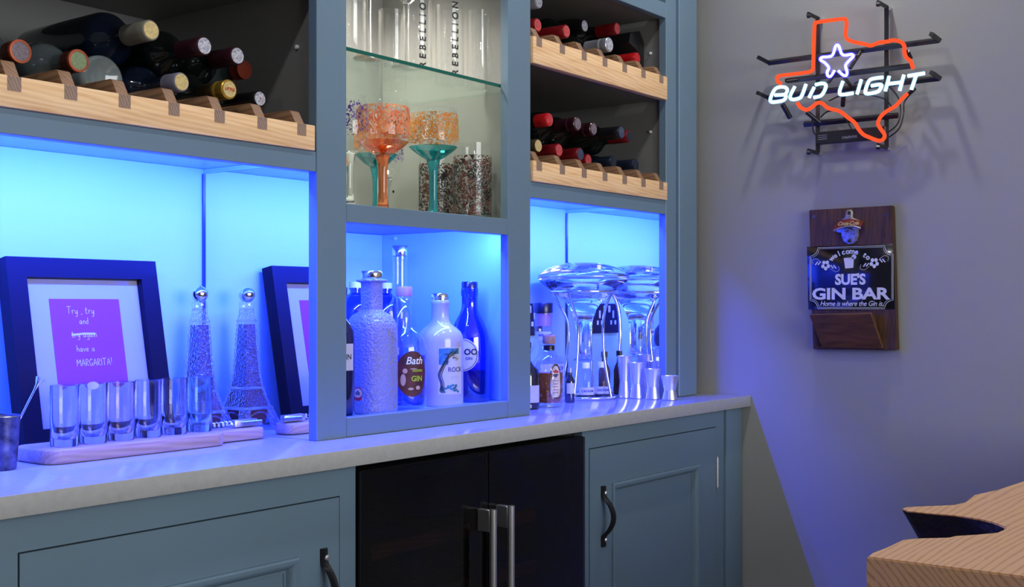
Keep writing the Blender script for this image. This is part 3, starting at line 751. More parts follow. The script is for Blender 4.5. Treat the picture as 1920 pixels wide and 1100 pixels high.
# ------------------------------------------------------------------ left niche: framed card
FX, FY = 1.1995, 1.772
LEAN = math.radians(-11.0)
pf = thing('picture_frame', 'black picture frame with a pink handwritten card leaning in the left niche', 'picture frame', (FX, FY, ZT + .0062), (LEAN, 0, 0))
FW, FH, FBD = .2915, .322, .034
bm = bmesh.new()
for a in ((-FW / 2, -FW / 2 + FBD, 0, FH), (FW / 2 - FBD, FW / 2, 0, FH), (-FW / 2 + FBD, FW / 2 - FBD, FH - FBD, FH), (-FW / 2 + FBD, FW / 2 - FBD, 0, FBD)):
    box(bm, a[0], a[1], 0, .030, a[2], a[3])
obj('frame', bm, 'frame', pf, 0, world=False)
iw, ih = FW - 2 * FBD, FH - 2 * FBD
obj('mount', B(-iw / 2, iw / 2, .0155, .018, FBD, FH - FBD), 'mat', pf, 0, world=False)
obj('backing', B(-FW / 2 + .01, FW / 2 - .01, .0185, .027, .01, FH - .01), 'brownwood', pf, 0, world=False)
cx0, cx1 = -iw / 2 + .20 * iw, -iw / 2 + .81 * iw
cz1 = FH - FBD - .034; cz0 = cz1 - .170
cd = obj('card', B(cx0, cx1, .0148, .0153, cz0, cz1), 'pink', pf, 0, world=False)
bm = bmesh.new()
cm = (cx0 + cx1) / 2
def cardmap(zc, dx=0.0):
    return lambda x, y: Vector((cm + dx + x, .0146, zc + y))
handwrite(bm, 'Try , try', .0125, cardmap(cz1 - .026, -.010), .00042)
handwrite(bm, 'and', .0115, cardmap(cz1 - .044, -.006), .00042)
w_ = handwrite(bm, 'try again', .0115, cardmap(cz1 - .067, -.008), .00042)
handwrite(bm, 'have a', .0115, cardmap(cz1 - .092, -.008), .00042)
handwrite(bm, 'MARGARITA!', .0120, cardmap(cz1 - .117, .006), .00045)
for k in (0, .0012, -.0010):
    tube(bm, [cardmap(cz1 - .067, -.008)(-w_ / 2, .004 + k), cardmap(cz1 - .067, -.008)(0, .0062 + k), cardmap(cz1 - .067, -.008)(w_ / 2 - .004, .0055 + k)], .0005, 5)
obj('handwriting', bm, 'ink', cd, 0, world=False)
obj('glass_pane', B(-iw / 2, iw / 2, .0095, .0110, FBD, FH - FBD), 'pane', pf, 0, world=False)

# serving board with handle, six shot glasses, corkscrew
BZ = ZT + .0235
outline = []
for p in rounded_rect(1.018, 1.347, 1.632, 1.738, .024): outline.append(p)
bm = PR(rounded_rect(1.006, 1.347, 1.628, 1.738, .026), ZT + .0005, BZ, 'z', bev=.004)
sb = thing('serving_board', 'pale wooden serving board with a short handle under the row of shot glasses', 'board', (1.2, 1.68, ZT))
obj('slab', bm, 'beech', sb, 50)
obj('handle', PR(rounded_rect(1.335, 1.458, 1.655, 1.708, .020), ZT + .0012, BZ - .002, 'z', bev=.004), 'beech', sb, 50)
bandnames = [('lustre', 'first shot glass on the board, nearest the metal cup'), ('lustre', 'second shot glass from the metal cup on the board'), ('lustre_gold', 'third shot glass from the metal cup, with an amber tint'),
             ('lustre', 'fourth shot glass from the metal cup on the board'), ('lustre', 'fifth shot glass from the metal cup on the board'), ('lustre_blue', 'bluish shot glass at the handle end of the board')]
for k, ((mt_, lab), u_) in enumerate(zip(bandnames, (121, 174.5, 227, 278, 326.5, 374.5))):
    yy = 1.664 + .0028 * k
    d_ = ray(u_, 800); xx = yy * d_[0] / d_[1]
    g = thing('shot_glass', lab, 'glass', (xx, yy, BZ + .0003), group='shot glasses on the board')
    R_ = .0213; H_ = .094
    obj('wall', LA([(0, 0), (R_ * .93, 0), (R_, .002), (R_, H_), (R_ - .0012, H_ + .0004), (R_ - .0016, H_ - .001), (R_ - .0022, .040), (R_ - .0045, .022), (R_ * .5, .0125), (0, .0115)], 40), mt_, g, 40, world=False)
    if k == 1:
        bm = bmesh.new(); patch(bm, wrap_map(0, 0, R_ + .0004, face_cam(xx, yy), H_ - .002), .018, .012, 'oval'); obj('sticker', bm, 'label_white', g, 40, world=False)
ck = thing('corkscrew', 'silver folding corkscrew lying on the board handle', 'corkscrew', (1.40, 1.681, BZ - .001))
pts = []
for i in range(46):
    a = 2 * PI * i / 9.0; pts.append((1.352 + i * .00105, 1.683 + .0042 * math.cos(a), BZ + .0068 + .0042 * math.sin(a)))
obj('spiral', TU([(1.340, 1.683, BZ + .0065)] + pts + [(1.403, 1.683, BZ + .007)], .0013, 6), 'steel', ck)
obj('handle', B(1.400, 1.452, 1.676, 1.690, BZ - .0005, BZ + .0125, bev=.002, seg=2), 'steel', ck)
obj('lever', B(1.412, 1.459, 1.6705, 1.6755, BZ + .001, BZ + .010, bev=.0015), 'chrome', ck)

# metal cup with a stirrer
cu = thing('metal_cup', 'dark etched metal cup at the left edge of the worktop', 'cup', (.944, 1.652, ZT))
obj('wall', LA([(0, .0005), (.0195, .0005), (.0205, .003), (.0255, .076), (.0262, .078), (.0250, .079), (.0240, .076), (.019, .006), (0, .005)], 40), 'darksteel', cu, 40, world=False)
obj('rim', LA([(.0248, .0775), (.0266, .0785), (.0262, .0800), (.0245, .0795)], 40), 'chrome', cu, 40, world=False)
st = thing('bar_stirrer', 'slim silver stirrer with a flared tip standing in the metal cup', 'stirrer', (.944, 1.652, ZT + .006))
p0, p1 = Vector((.938, 1.655, ZT + .008)), on_y(66, 728, 1.640)
obj('rod', TU([p0, p1], .0016, 8), 'chrome', st)
dr = (p1 - p0).normalized()
obj('flared_tip', TU([p1 - dr * .001, p1 + dr * .006, p1 + dr * .017, p1 + dr * .0175], [.0019, .0026, .0072, .0066], 14), 'chrome', st)

# Eiffel tower bottle (its twin in the photograph is its reflection)
ef = thing('tower_bottle', 'glass bottle shaped like a lattice tower with silver ball stopper by the mirror', 'bottle', (1.428, 1.812, ZT))
def sq(bm, secs):
    """square sections (half width, z) lofted"""
    L_ = [[bm.verts.new(p) for p in ((-h, -h, z), (h, -h, z), (h, h, z), (-h, h, z))] for h, z in secs]
    for a, b in zip(L_, L_[1:]):
        for i in range(4): bm.faces.new((a[i], a[(i + 1) % 4], b[(i + 1) % 4], b[i]))
    bm.faces.new(L_[0][::-1]); bm.faces.new(L_[-1])
def twr(name, secs, mat, bev=.0015):
    bm = bmesh.new(); sq(bm, secs); bmesh.ops.bevel(bm, geom=bm.edges[:], offset=bev, segments=2, affect='EDGES'); return obj(name, bm, mat, ef, 40, world=False)
twr('shaft', [(.0235, .082), (.0200, .110), (.0172, .150), (.0150, .195), (.0138, .212), (.0110, .224), (.0108, .236)], 'tower_glass')
twr('spirit', [(.0205, .084), (.0170, .112), (.0145, .150), (.0124, .190), (.0120, .205)], 'brown_liquid', .001)
twr('lower_body', [(.0345, .044), (.0245, .080)], 'tower_glass')
twr('lower_spirit', [(.0300, .046), (.0210, .079)], 'brown_liquid', .001)
bm = bmesh.new()
hz = lambda z: .0002 + (.0235 + (z - .082) / .028 * -.0035 if z < .110 else .0200 - (z - .110) / .040 * .0028 if z < .150 else .0172 - (z - .150) / .045 * .0022)
zz = [.084 + .0102 * i for i in range(12)]
for a_, b_ in zip(zz, zz[1:]):
    ha, hb = hz(a_), hz(b_)
    for k in range(4):
        for s0 in (-1, 0):
            for (p, q) in ((s0, s0 + 1), (s0 + 1, s0)):
                P_ = [Vector((p * ha, -ha, a_)), Vector((q * hb, -hb, b_))]
                R4 = Matrix.Rotation(k * PI / 2, 3, 'Z'); tube(bm, [R4 @ v for v in P_], .0006, 4)
o_ = obj('lattice', bm, 'clear_thick', ef, 60, world=False); o_['kind'] = 'stuff'
for h, z, t_ in ((.0365, .040, .006), (.0262, .079, .005), (.0148, .210, .004)):
    pl = obj('platform', B(-h, h, -h, h, z, z + t_, bev=.0012), 'clear_thick', ef, 40, world=False)
    bm = bmesh.new()
    n = int(h * 2 / .0055)
    for i in range(n):
        q = -h + .003 + i * (2 * h - .006) / max(1, n - 1)
        for p in ((q, -h - .0004), (q, h + .0004), (-h - .0004, q), (h + .0004, q)): sphere(bm, (p[0], p[1], z + t_ / 2), .0017, 6, 4)
    obj('beading', bm, 'clear_thick', pl, 60, world=False)
for sx in (-1, 1):
    for sy in (-1, 1):
        bm = bmesh.new()
        A = [(.034, .046), (.047, .0)]
        secs = [(.0285, .0085, .041), (.0335, .0088, .026), (.0400, .0095, .010), (.0440, .0105, .0005)]
        L_ = [[bm.verts.new((sx * c + dx * w2, sy * c + dy * w2, z)) for dx, dy in ((-1, -1), (1, -1), (1, 1), (-1, 1))] for c, w2, z in secs]
        for a, b in zip(L_, L_[1:]):
            for i in range(4): bm.faces.new((a[i], a[(i + 1) % 4], b[(i + 1) % 4], b[i]))
        bm.faces.new(L_[0]); bm.faces.new(L_[-1])
        bmesh.ops.bevel(bm, geom=bm.edges[:], offset=.0012, segments=1, affect='EDGES')
        obj('leg', bm, 'tower_glass', ef, 40, world=False)
for k in range(4):
    bm = bmesh.new()
    pts = [Vector((.0335 * math.cos(PI * i / 12), -.0375, .004 + .032 * math.sin(PI * i / 12))) for i in range(13)]
    tube(bm, pts, .0020, 6)
    bmesh.ops.rotate(bm, cent=(0, 0, 0), matrix=Matrix.Rotation(k * PI / 2, 3, 'Z'), verts=bm.verts)
    obj('arch', bm, 'clear_thick', ef, 40, world=False)
twr('base_spirit', [(.026, .012), (.029, .039)], 'brown_liquid', .001)
obj('collar', LA([(0, .234), (.0138, .234), (.0150, .238), (.0150, .246), (.0140, .249), (0, .249)], 28), 'clear_thick', ef, 40, world=False)
bm = bmesh.new(); sphere(bm, (0, 0, .2625), .0158, 28, 18); obj('ball_stopper', bm, 'chrome', ef, 60, world=False)

# ------------------------------------------------------------------ middle niche: gin bottles
NZ = .9503
def upright(name, label, x, y, z, prof, mat, seg=40, square=0.0, group=None, cat='bottle'):
    t = thing(name, label, cat, (x, y, z), group=group)
    obj('body', LA(prof, seg, square=square), mat, t, 40, world=False)
    return t
GM = 'gin bottles in the middle niche'
def stopper(t, prof, mat, name='stopper'):
    return obj(name, LA(prof, 28), mat, t, 40, world=False)
# frosted hobnail bottle
hb = upright('gin_bottle', 'frosted dimpled glass bottle with silver stopper at the front left of the middle niche', 1.702, 1.630, NZ,
    [(0, .004), (.030, .003), (.0400, .0), (.0430, .004), (.0440, .012), (.0440, .150), (.0435, .168), (.040, .181), (.033, .192), (.0225, .199), (.0185, .203), (.0183, .252), (.0190, .256), (.0262, .258), (.0268, .2605), (.0255, .2625), (0, .263)], 'hobnail', 48, .25, GM)
stopper(hb, [(0, .263), (.0205, .263), (.0215, .2655), (.0222, .272), (.0218, .277), (.0200, .279), (0, .279)], 'chrome')
ph = face_cam(1.702, 1.63, -.62)
bm = bmesh.new(); patch(bm, wrap_map(0, 0, .0462, ph, .040), .024, .026, 'oval'); lb = obj('sticker', bm, 'label_red', hb, 40, world=False)
bm = bmesh.new(); patch(bm, wrap_map(0, 0, .0465, ph, .042), .019, .018, 'oval'); obj('sticker_centre', bm, 'label_cream', lb, 40, world=False)
bm = bmesh.new(); lay(bm, text_geo('dk', .012, .0003), wrap_map(0, 0, .0468, ph, .042)); obj('sticker_print', bm, 'print_navy', lb, 0, world=False)
# inky bottle half hidden by the stile
ib = upright('gin_bottle', 'dark ribbed bottle half hidden by the left stile of the middle niche', 1.590, 1.606, NZ,
    [(0, .003), (.026, 0), (.028, .004), (.028, .150), (.027, .165), (.021, .178), (.013, .187), (.0125, .225), (.0135, .228), (0, .229)], 'inky_bottle', 40, 0, GM)
stopper(ib, [(0, .229), (.0145, .229), (.0150, .244), (.0140, .246), (0, .246)], 'cap_navy')
bm = bmesh.new(); patch(bm, wrap_map(0, 0, .0284, face_cam(1.590, 1.606, .45), .115), .036, .05); lb = obj('label', bm, 'label_white', ib, 40, world=False)
bm = bmesh.new(); lay(bm, text_geo('GIN', .014, .0003), wrap_map(0, 0, .0287, face_cam(1.590, 1.606, .45), .115)); obj('label_print', bm, 'print_black', lb, 0, world=False)
# Bath gin
bx, by = 1.807, 1.640
bb = upright('gin_bottle', 'clear round-shouldered bottle with oval brown label and lilac stopper', bx, by, NZ,
    [(0, .008), (.036, .006), (.0445, .0), (.0465, .005), (.0465, .118), (.0455, .130), (.041, .144), (.032, .156), (.021, .165), (.0162, .171), (.0150, .180), (.0150, .216), (.0165, .218), (.0165, .228), (.0150, .230), (0, .230)], 'clear_thick', 44, 0, GM)
stopper(bb, [(0, .230), (.0162, .230), (.0168, .232), (.0168, .247), (.0155, .250), (0, .250)], 'lilac_cap')
obj('spirit', LA([(0, .012), (.0425, .010), (.0430, .030), (.0430, .110), (0, .110)], 40), 'blue_liquid', bb, 40, world=False)
ph = face_cam(bx, by, .38)
bm = bmesh.new(); patch(bm, wrap_map(0, 0, .0470, ph, .074), .070, .092, 'oval'); lb = obj('label', bm, 'label_brown', bb, 40, world=False)
f_ = lambda dz, dx=0: (lambda x, y: wrap_map(0, 0, .0474, ph, .074 + dz)(x + dx, y))
bm = bmesh.new(); lay(bm, text_geo('Bath', .021, .0002, .25), f_(.026, .004)); obj('label_script', bm, 'ink', lb, 0, world=False)
bm = bmesh.new(); lay(bm, text_geo('GIN', .015, .0004), f_(-.010, .010)); lay(bm, text_geo('HOPPED', .0065, .0002), f_(.006, .012)); obj('label_print', bm, 'print_lime', lb, 0, world=False)
bm = bmesh.new()
for dx, dz, w2, h2 in ((-.020, -.012, .011, .024), (-.016, .006, .010, .010), (-.004, -.030, .012, .005), (.012, -.028, .010, .008), (.002, .010, .016, .002)):
    patch(bm, f_(dz, dx), w2, h2, 'oval')
obj('portrait_print', bm, 'print_tan', lb, 40, world=False)
# white ceramic bottle with tree label
rx, ry = 1.9265, 1.645
rb = upright('gin_bottle', 'white ceramic bottle with a teal tree label in the middle niche', rx, ry, NZ,
    [(0, .003), (.042, .002), (.0475, .0), (.0495, .005), (.0495, .135), (.0485, .146), (.044, .156), (.034, .165), (.024, .172), (.0195, .180), (.0185, .190), (.0185, .213), (.0195, .215), (.0195, .221), (.0180, .223), (0, .223)], 'milk', 44, 0, GM)
stopper(rb, [(0, .223), (.0178, .223), (.0178, .227), (.0190, .228), (.0190, .235), (.0175, .237), (0, .237)], 'chrome')
ph = face_cam(rx, ry, .50)
bm = bmesh.new(); patch(bm, wrap_map(0, 0, .0498, ph, .075), .058, .098); lb = obj('label', bm, 'label_white', rb, 40, world=False)
W = lambda dx, dz: wrap_map(0, 0, .0502, ph, .075)(dx, dz)
bm = bmesh.new()
for base in ((-.024, -.045), (-.022, -.046), (-.019, -.045), (-.026, -.043)):
    p = [base, (base[0] + .002, -.028), (base[0] - .003, -.008), (base[0] + .004, .010), (base[0] + .012 + random.random() * .006, .026), (base[0] + .020 + random.random() * .01, .036), (base[0] + .032 + random.random() * .008, .042)]
    tube(bm, smooth_path([W(*q) for q in p], 4), .0007, 5)
for k in range(10):
    a = (-.018 + random.random() * .035, .018 + random.random() * .02); tube(bm, [W(*a), W(a[0] + .008, a[1] + random.uniform(-.006, .012))], .0005, 4)
obj('tree_print', bm, 'print_black', lb, 60, world=False)
bm = bmesh.new()
patch(bm, lambda x, y: W(x - .018, y + .030), .020, .034); patch(bm, lambda x, y: W(x + .004, y + .041), .030, .012)
obj('foliage_print', bm, 'label_teal', lb, 40, world=False)
bm = bmesh.new()
for k in range(26):
    px_, pz_ = random.uniform(-.024, .018), random.uniform(-.046, -.030); patch(bm, lambda x, y: W(x + px_, y + pz_), .007, .0045, 'oval')
obj('grass_print', bm, 'label_teal', lb, 40, world=False)
bm = bmesh.new(); lay(bm, text_geo('ROCK', .0135, .0002), lambda x, y: W(x + .010, y + .002)); lay(bm, text_geo('~~~~~~~~~', .004), lambda x, y: W(x + .008, y - .012)); lay(bm, text_geo('~~~~~~~~~', .004), lambda x, y: W(x + .008, y - .016))
obj('label_print', bm, 'print_navy', lb, 0, world=False)
ph = face_cam(rx, ry, -.86)
bm = bmesh.new(); patch(bm, wrap_map(0, 0, .0499, ph, .030), .026, .026, 'oval'); lb = obj('sticker', bm, 'label_red', rb, 40, world=False)
bm = bmesh.new(); patch(bm, wrap_map(0, 0, .0501, ph, .0315), .018, .014, 'oval'); obj('sticker_centre', bm, 'label_cream', lb, 40, world=False)
bm = bmesh.new(); lay(bm, text_geo('dk', .012, .0003), wrap_map(0, 0, .0503, ph, .0315)); obj('sticker_print', bm, 'print_navy', lb, 0, world=False)
# blue bottle with round label
gx, gy = 2.044, 1.660
gb = upright('gin_bottle', 'blue glass bottle with round white label and dark stopper at right of the middle niche', gx, gy, NZ,
    [(0, .006), (.036, .004), (.0420, .0), (.0440, .005), (.0445, .120), (.0435, .140), (.0395, .158), (.032, .176), (.0230, .192), (.0185, .204), (.0175, .215), (.0175, .232), (.0190, .234), (.0190, .250), (0, .250)], 'blue_bottle', 44, 0, GM)
stopper(gb, [(0, .250), (.0178, .250), (.0180, .262), (.0165, .264), (0, .264)], 'cap_black')
obj('spirit', LA([(0, .010), (.0405, .008), (.0410, .070), (0, .070)], 40), 'blue_liquid', gb, 40, world=False)
ph = face_cam(gx, gy, -.36)
bm = bmesh.new(); patch(bm, wrap_map(0, 0, .0450, ph, .104), .072, .072, 'oval'); lb = obj('label', bm, 'label_white', gb, 40, world=False)
bm = bmesh.new(); tube(bm, [wrap_map(0, 0, .0454, ph, .104)(.033 * math.cos(2 * PI * i / 40), .033 * math.sin(2 * PI * i / 40)) for i in range(40)], .0006, 5, closed=True)
lay(bm, text_geo('OO', .018, .0006), lambda x, y: wrap_map(0, 0, .0455, ph, .104)(x + .019, y + .006)); lay(bm, text_geo('GIN', .009, .0001), lambda x, y: wrap_map(0, 0, .0455, ph, .104)(x + .015, y - .008))
obj('label_print', bm, 'print_black', lb, 0, world=False)
bm = bmesh.new(); patch(bm, wrap_map(0, 0, .0185, face_cam(gx, gy, -.45), .221), .015, .017, 'oval'); obj('neck_seal', bm, 'print_navy', gb, 40, world=False)
# tall clear bottle behind
tx, ty = 1.970, 1.800
tb = upright('gin_bottle', 'tall clear bottle with long neck and silver cap at the back of the middle niche', tx, ty, NZ,
    [(0, .005), (.032, 0), (.036, .005), (.036, .17), (.033, .195), (.024, .214), (.0175, .226), (.0165, .235), (.0165, .312), (.0180, .313), (.0180, .322), (0, .322)], 'clear_thick', 40, 0, GM)
stopper(tb, [(0, .322), (.0170, .322), (.0178, .325), (.0178, .343), (.0165, .345), (0, .345)], 'chrome')
for (qx, qy, lab) in ((1.911, 1.880, 'small pale-capped bottle at the back left corner of the middle niche'), (2.030, 1.900, 'small pale-capped bottle at the back right corner of the middle niche')):
    q = upright('gin_bottle', lab, qx, qy, NZ, [(0, .004), (.036, 0), (.040, .005), (.040, .190), (.038, .212), (.031, .226), (.020, .234), (.0125, .240), (.0125, .246), (.0150, .247), (.0150, .251), (0, .251)], 'blue_bottle', 36, 0, GM)
    stopper(q, [(0, .251), (.0150, .251), (.0150, .264), (0, .265)], 'white')

# ------------------------------------------------------------------ middle display: glasses
SZ = 1.3463
def goblet(label, x, y, z, R_, h, stem_mat, low_mat, prt, foot=.036, bowl_h=.115):
    t = thing('gin_goblet', label, 'glass', (x, y, z), group='goblets in the glass display')
    zb = h - bowl_h
    stem = [(0, 0), (foot, 0), (foot, .002), (foot * .6, .005), (.013, .010), (.0105, .018), (.0088, .045), (.0092, zb - .020), (.0118, zb - .002), (.0150, zb + .010), (0, zb + .012)]
    obj('stem', LA(stem, 32), stem_mat, t, 45, world=False)
    obj('bowl_base', LA([(.0145, zb + .009), (.026, zb + .0155), (R_ * .74, zb + .0255), (R_ * .95, zb + .036)], 44), low_mat, t, 60, world=False)
    obj('bowl', LA([(R_ * .95, zb + .036), (R_, zb + .047), (R_ * 1.005, zb + .065), (R_ * .975, h - .020), (R_ * .93, h), (R_ * .925, h + .0006), (R_ * .918, h)], 44), 'clear', t, 60, world=False)
    obj('print', LA([(R_ * 1.004, zb + .048), (R_ * 1.010, zb + .065), (R_ * .981, h - .020), (R_ * .955, h - .010)], 44), prt, t, 60, world=False)
goblet('goblet with orange leaf print and orange stem in the glass display', 1.733, 1.630, SZ, .0545, .219, 'orange_solid', 'orange_glass', 'print_orange')
goblet('goblet with amber leaf print and teal stem in front of the flowery tumblers', 1.921, 1.660, SZ, .0545, .231, 'teal_solid', 'teal_glass', 'print_amber')
goblet('goblet with purple leaf print and clear stem beside the left stile', 1.633, 1.625, SZ, .0380, .215, 'clear_solid', 'clear', 'print_purple', .033)
goblet('teal stemmed goblet standing behind the orange one', 1.905, 1.810, SZ, .0500, .225, 'teal_solid', 'teal_glass', 'print_amber')
goblet('clear stemmed goblet with purple print at the back of the display', 2.010, 1.880, SZ, .0400, .215, 'clear_solid', 'clear', 'print_purple', .033)
def tumbler(label, x, y, z, R_, h, prt):
    t = thing('tumbler', label, 'glass', (x, y, z), group='flowery tumblers')
    obj('wall', LA([(0, 0), (R_ * .96, 0), (R_, .004), (R_, h), (R_ - .0012, h + .0006), (R_ - .002, h - .001), (R_ - .002, .014), (0, .012)], 44), 'clear', t, 40, world=False)
    obj('print', LA([(R_ + .0004, .012), (R_ + .0004, h * .84)], 44), prt, t, 60, world=False)
    obj('base_tint', LA([(0, .0125), (R_ - .0022, .0145), (R_ - .0022, .016), (0, .016)], 36), 'teal_glass', t, 40, world=False)
tumbler('tumbler with dark flower print at the front right of the display', 2.040, 1.649, SZ, .0425, .170, 'print_dark')
tumbler('tumbler with dark flower print behind the teal goblet', 2.048, 1.760, SZ, .0400, .160, 'print_dark')
gs = thing('glass_shelf', 'clear glass shelf with green edge across the middle display', 'shelf', (1.807, 1.77, 1.6345))
obj('pane', B(1.5160, 2.0992, 1.5760, 1.972, 1.6345, 1.6415), 'shelfglass', gs, 0)
obj('front_edge', B(1.5160, 2.0992, 1.5745, 1.5758, 1.6345, 1.6415), 'green_edge', gs, 0)
HZ_ = 1.6418
GH = 'tall clear glasses on the glass shelf'
def highball(label, x, y, R_=.031, h=.172, txt=None, off=0.0):
    t = thing('highball_glass', label, 'glass', (x, y, HZ_), group=GH)
    obj('wall', LA([(0, 0), (R_ * .94, 0), (R_, .003), (R_, h), (R_ - .001, h + .0006), (R_ - .0016, h - .001), (R_ - .0018, .024), (R_ * .6, .017), (0, .015)], 40), 'clear', t, 40, world=False)
    if txt:
        ph_ = face_cam(x, y, off)
        bm = bmesh.new(); lay(bm, text_geo(txt, .0200, .0007, .10, 1.75, 'LEFT'), lambda a, b: wrap_map(0, 0, R_ + .0004, ph_, .016 + a)(-b, 0))
        obj('lettering', bm, 'print_black', t, 0, world=False)
highball('tall clear glass with upright black lettering, nearer the left stile', 1.888, 1.675, txt='REBELLION', off=.38)
highball('tall clear glass with upright black lettering, nearer the right stile', 1.990, 1.672, txt='REBELLION', off=.42)
highball('plain tall glass nearest the right stile on the glass shelf', 2.0655, 1.650, .0275)
highball('plain tall glass behind the flutes on the glass shelf', 1.739, 1.725)
highball('plain tall glass at the back of the glass shelf', 1.945, 1.800)
def flute(label, x, y, h=.24):
    t = thing('flute_glass', label, 'glass', (x, y, HZ_), group='flutes on the glass shelf')
    obj('stem', LA([(0, 0), (.032, 0), (.032, .0015), (.012, .005), (.0045, .012), (.0035, .05), (.0040, .115), (.0075, .130), (0, .132)], 28), 'clear_solid', t, 45, world=False)
    obj('bowl', LA([(.0075, .130), (.018, .142), (.0275, .165), (.0300, .195), (.0275, h), (.0268, h)], 36), 'clear', t, 60, world=False)
flute('stemmed flute nearest the left stile on the glass shelf', 1.684, 1.619)
flute('stemmed flute beside the first lettered glass', 1.793, 1.619)

# ------------------------------------------------------------------ right niche
# cut glass whisky bottle
cx_, cy_ = 2.320, 1.640
cb = thing('whisky_bottle', 'square cut-glass bottle of amber whisky with wooden stopper beside the stile', 'bottle', (cx_, cy_, ZT))
obj('body', LA([(0, .004), (.022, .002), (.0265, .001), (.0290, .006), (.0300, .060), (.0305, .092), (.0275, .108), (.020, .121), (.0140, .128), (.0118, .134), (.0118, .148), (.0130, .150), (0, .151)], 44, square=.35), 'crystal', cb, 40, world=False)
obj('spirit', LA([(0, .012), (.0245, .011), (.0272, .020), (.0282, .082), (0, .082)], 40, square=.35), 'amber', cb, 40, world=False)
obj('neck_band', LA([(.0124, .135), (.0136, .136), (.0136, .146), (.0124, .147)], 28), 'cap_black', cb, 40, world=False)
stopper(cb, [(0, .151), (.0142, .151), (.0152, .154), (.0156, .168), (.0148, .171), (0, .171)], 'cork')
ph = face_cam(cx_, cy_, .50)
bm = bmesh.new(); patch(bm, wrap_map(0, 0, .0330, ph, .063), .032, .082, 'arch'); lb = obj('label_border', bm, 'cap_olive', cb, 40, world=False)
bm = bmesh.new(); patch(bm, wrap_map(0, 0, .0333, ph, .062), .027, .074, 'arch'); obj('label', bm, 'label_cream', lb, 40, world=False)
E_ = lambda x, y: wrap_map(0, 0, .0337, ph, .083)(x, y)
bm = bmesh.new()
for dx, dz, w2, h2 in ((-.0045, .002, .006, .006), (.0045, .002, .006, .006), (0, .004, .006, .008)):
    patch(bm, lambda x, y: E_(x + dx, y + dz), w2, h2, 'oval')
obj('emblem', bm, 'label_red', lb, 40, world=False)
bm = bmesh.new(); patch(bm, lambda x, y: E_(x, y - .005), .015, .0045, 'oval'); patch(bm, lambda x, y: E_(x, y - .0085), .008, .004, 'oval')
for k in range(5): patch(bm, lambda x, y: E_(x, y - .019 - .007 * k), .016 - .002 * (k % 2), .0010, 'rect', 4, 1)
obj('label_print', bm, 'print_navy', lb, 40, world=False)
# big clear bottle behind, black cap
wx, wy = 2.470, 1.765
wb = upright('spirit_bottle', 'large clear bottle with broad black cap behind the amber whisky', wx, wy, ZT,
    [(0, .004), (.052, .001), (.0560, .004), (.0565, .085), (.0555, .098), (.050, .110), (.038, .121), (.029, .130), (.0240, .142), (.0232, .150), (.0232, .205), (.0245, .208), (.0245, .222), (0, .223)], 'clear_thick', 44)
stopper(wb, [(0, .223), (.0260, .223), (.0262, .226), (.0262, .247), (.0250, .249), (0, .249)], 'cap_black')
obj('stopper_neck', LA([(0, .190), (.0205, .190), (.0205, .222), (0, .222)], 28), 'lilac_cap', wb, 40, world=False)
ph = face_cam(wx, wy)
bm = bmesh.new(); patch(bm, wrap_map(0, 0, .0237, ph + .1, .166), .050, .020); lb = obj('neck_label', bm, 'label_white', wb, 40, world=False)
bm = bmesh.new(); lay(bm, text_geo('WILLIAMS', .0095, .0003), wrap_map(0, 0, .0240, ph + .35, .166)); obj('label_print', bm, 'print_navy', lb, 0, world=False)
bm = bmesh.new(); patch(bm, wrap_map(0, 0, .0570, ph + .55, .070), .075, .050); lb = obj('label', bm, 'label_white', wb, 40, world=False)
bm = bmesh.new(); lay(bm, text_geo('RANCH', .0125, .0004), wrap_map(0, 0, .0574, ph + .72, .084)); obj('label_print', bm, 'print_navy', lb, 0, world=False)
# dark bottle peeping round the stile, two more hidden behind it but seen in the mirror
db = upright('spirit_bottle', 'dark bottle with white label peeping round the stile beside the whisky', 2.245, 1.655, ZT, [(0, .003), (.030, 0), (.0335, .004), (.0335, .075), (.030, .092), (.018, .104), (.0125, .112), (.0125, .140), (0, .141)], 'inky_bottle', 36)
stopper(db, [(0, .141), (.0140, .141), (.0140, .156), (0, .157)], 'cap_black')
bm = bmesh.new(); patch(bm, wrap_map(0, 0, .0338, face_cam(2.245, 1.655, .75), .036), .036, .040); obj('label', bm, 'label_white', db, 40, world=False)
rb2 = upright('spirit_bottle', 'dark brown spirit bottle standing at the back left of the decanter niche', 2.280, 1.80, ZT, [(0, .004), (.038, 0), (.042, .005), (.042, .15), (.039, .17), (.024, .19), (.0155, .202), (.0155, .250), (0, .251)], 'brown_liquid', 36)
stopper(rb2, [(0, .251), (.0170, .251), (.0170, .280), (0, .281)], 'cap_plum')
bm = bmesh.new(); patch(bm, wrap_map(0, 0, .0424, 0.0, .085), .075, .07); obj('label', bm, 'label_cream', rb2, 40, world=False)
# miniature beside the whisky
mb = upright('miniature_bottle', 'slim miniature bottle with pale label just right of the amber whisky', 2.455, 1.672, ZT, [(0, .002), (.0115, 0), (.0125, .003), (.0125, .052), (.010, .060), (.0055, .067), (.005, .075), (0, .0755)], 'inky_bottle', 28)
stopper(mb, [(0, .0755), (.0062, .0755), (.0062, .086), (0, .0865)], 'cap_silver')
bm = bmesh.new(); patch(bm, wrap_map(0, 0, .0128, face_cam(2.455, 1.672, .2), .036), .022, .026); obj('label', bm, 'label_white', mb, 40, world=False)
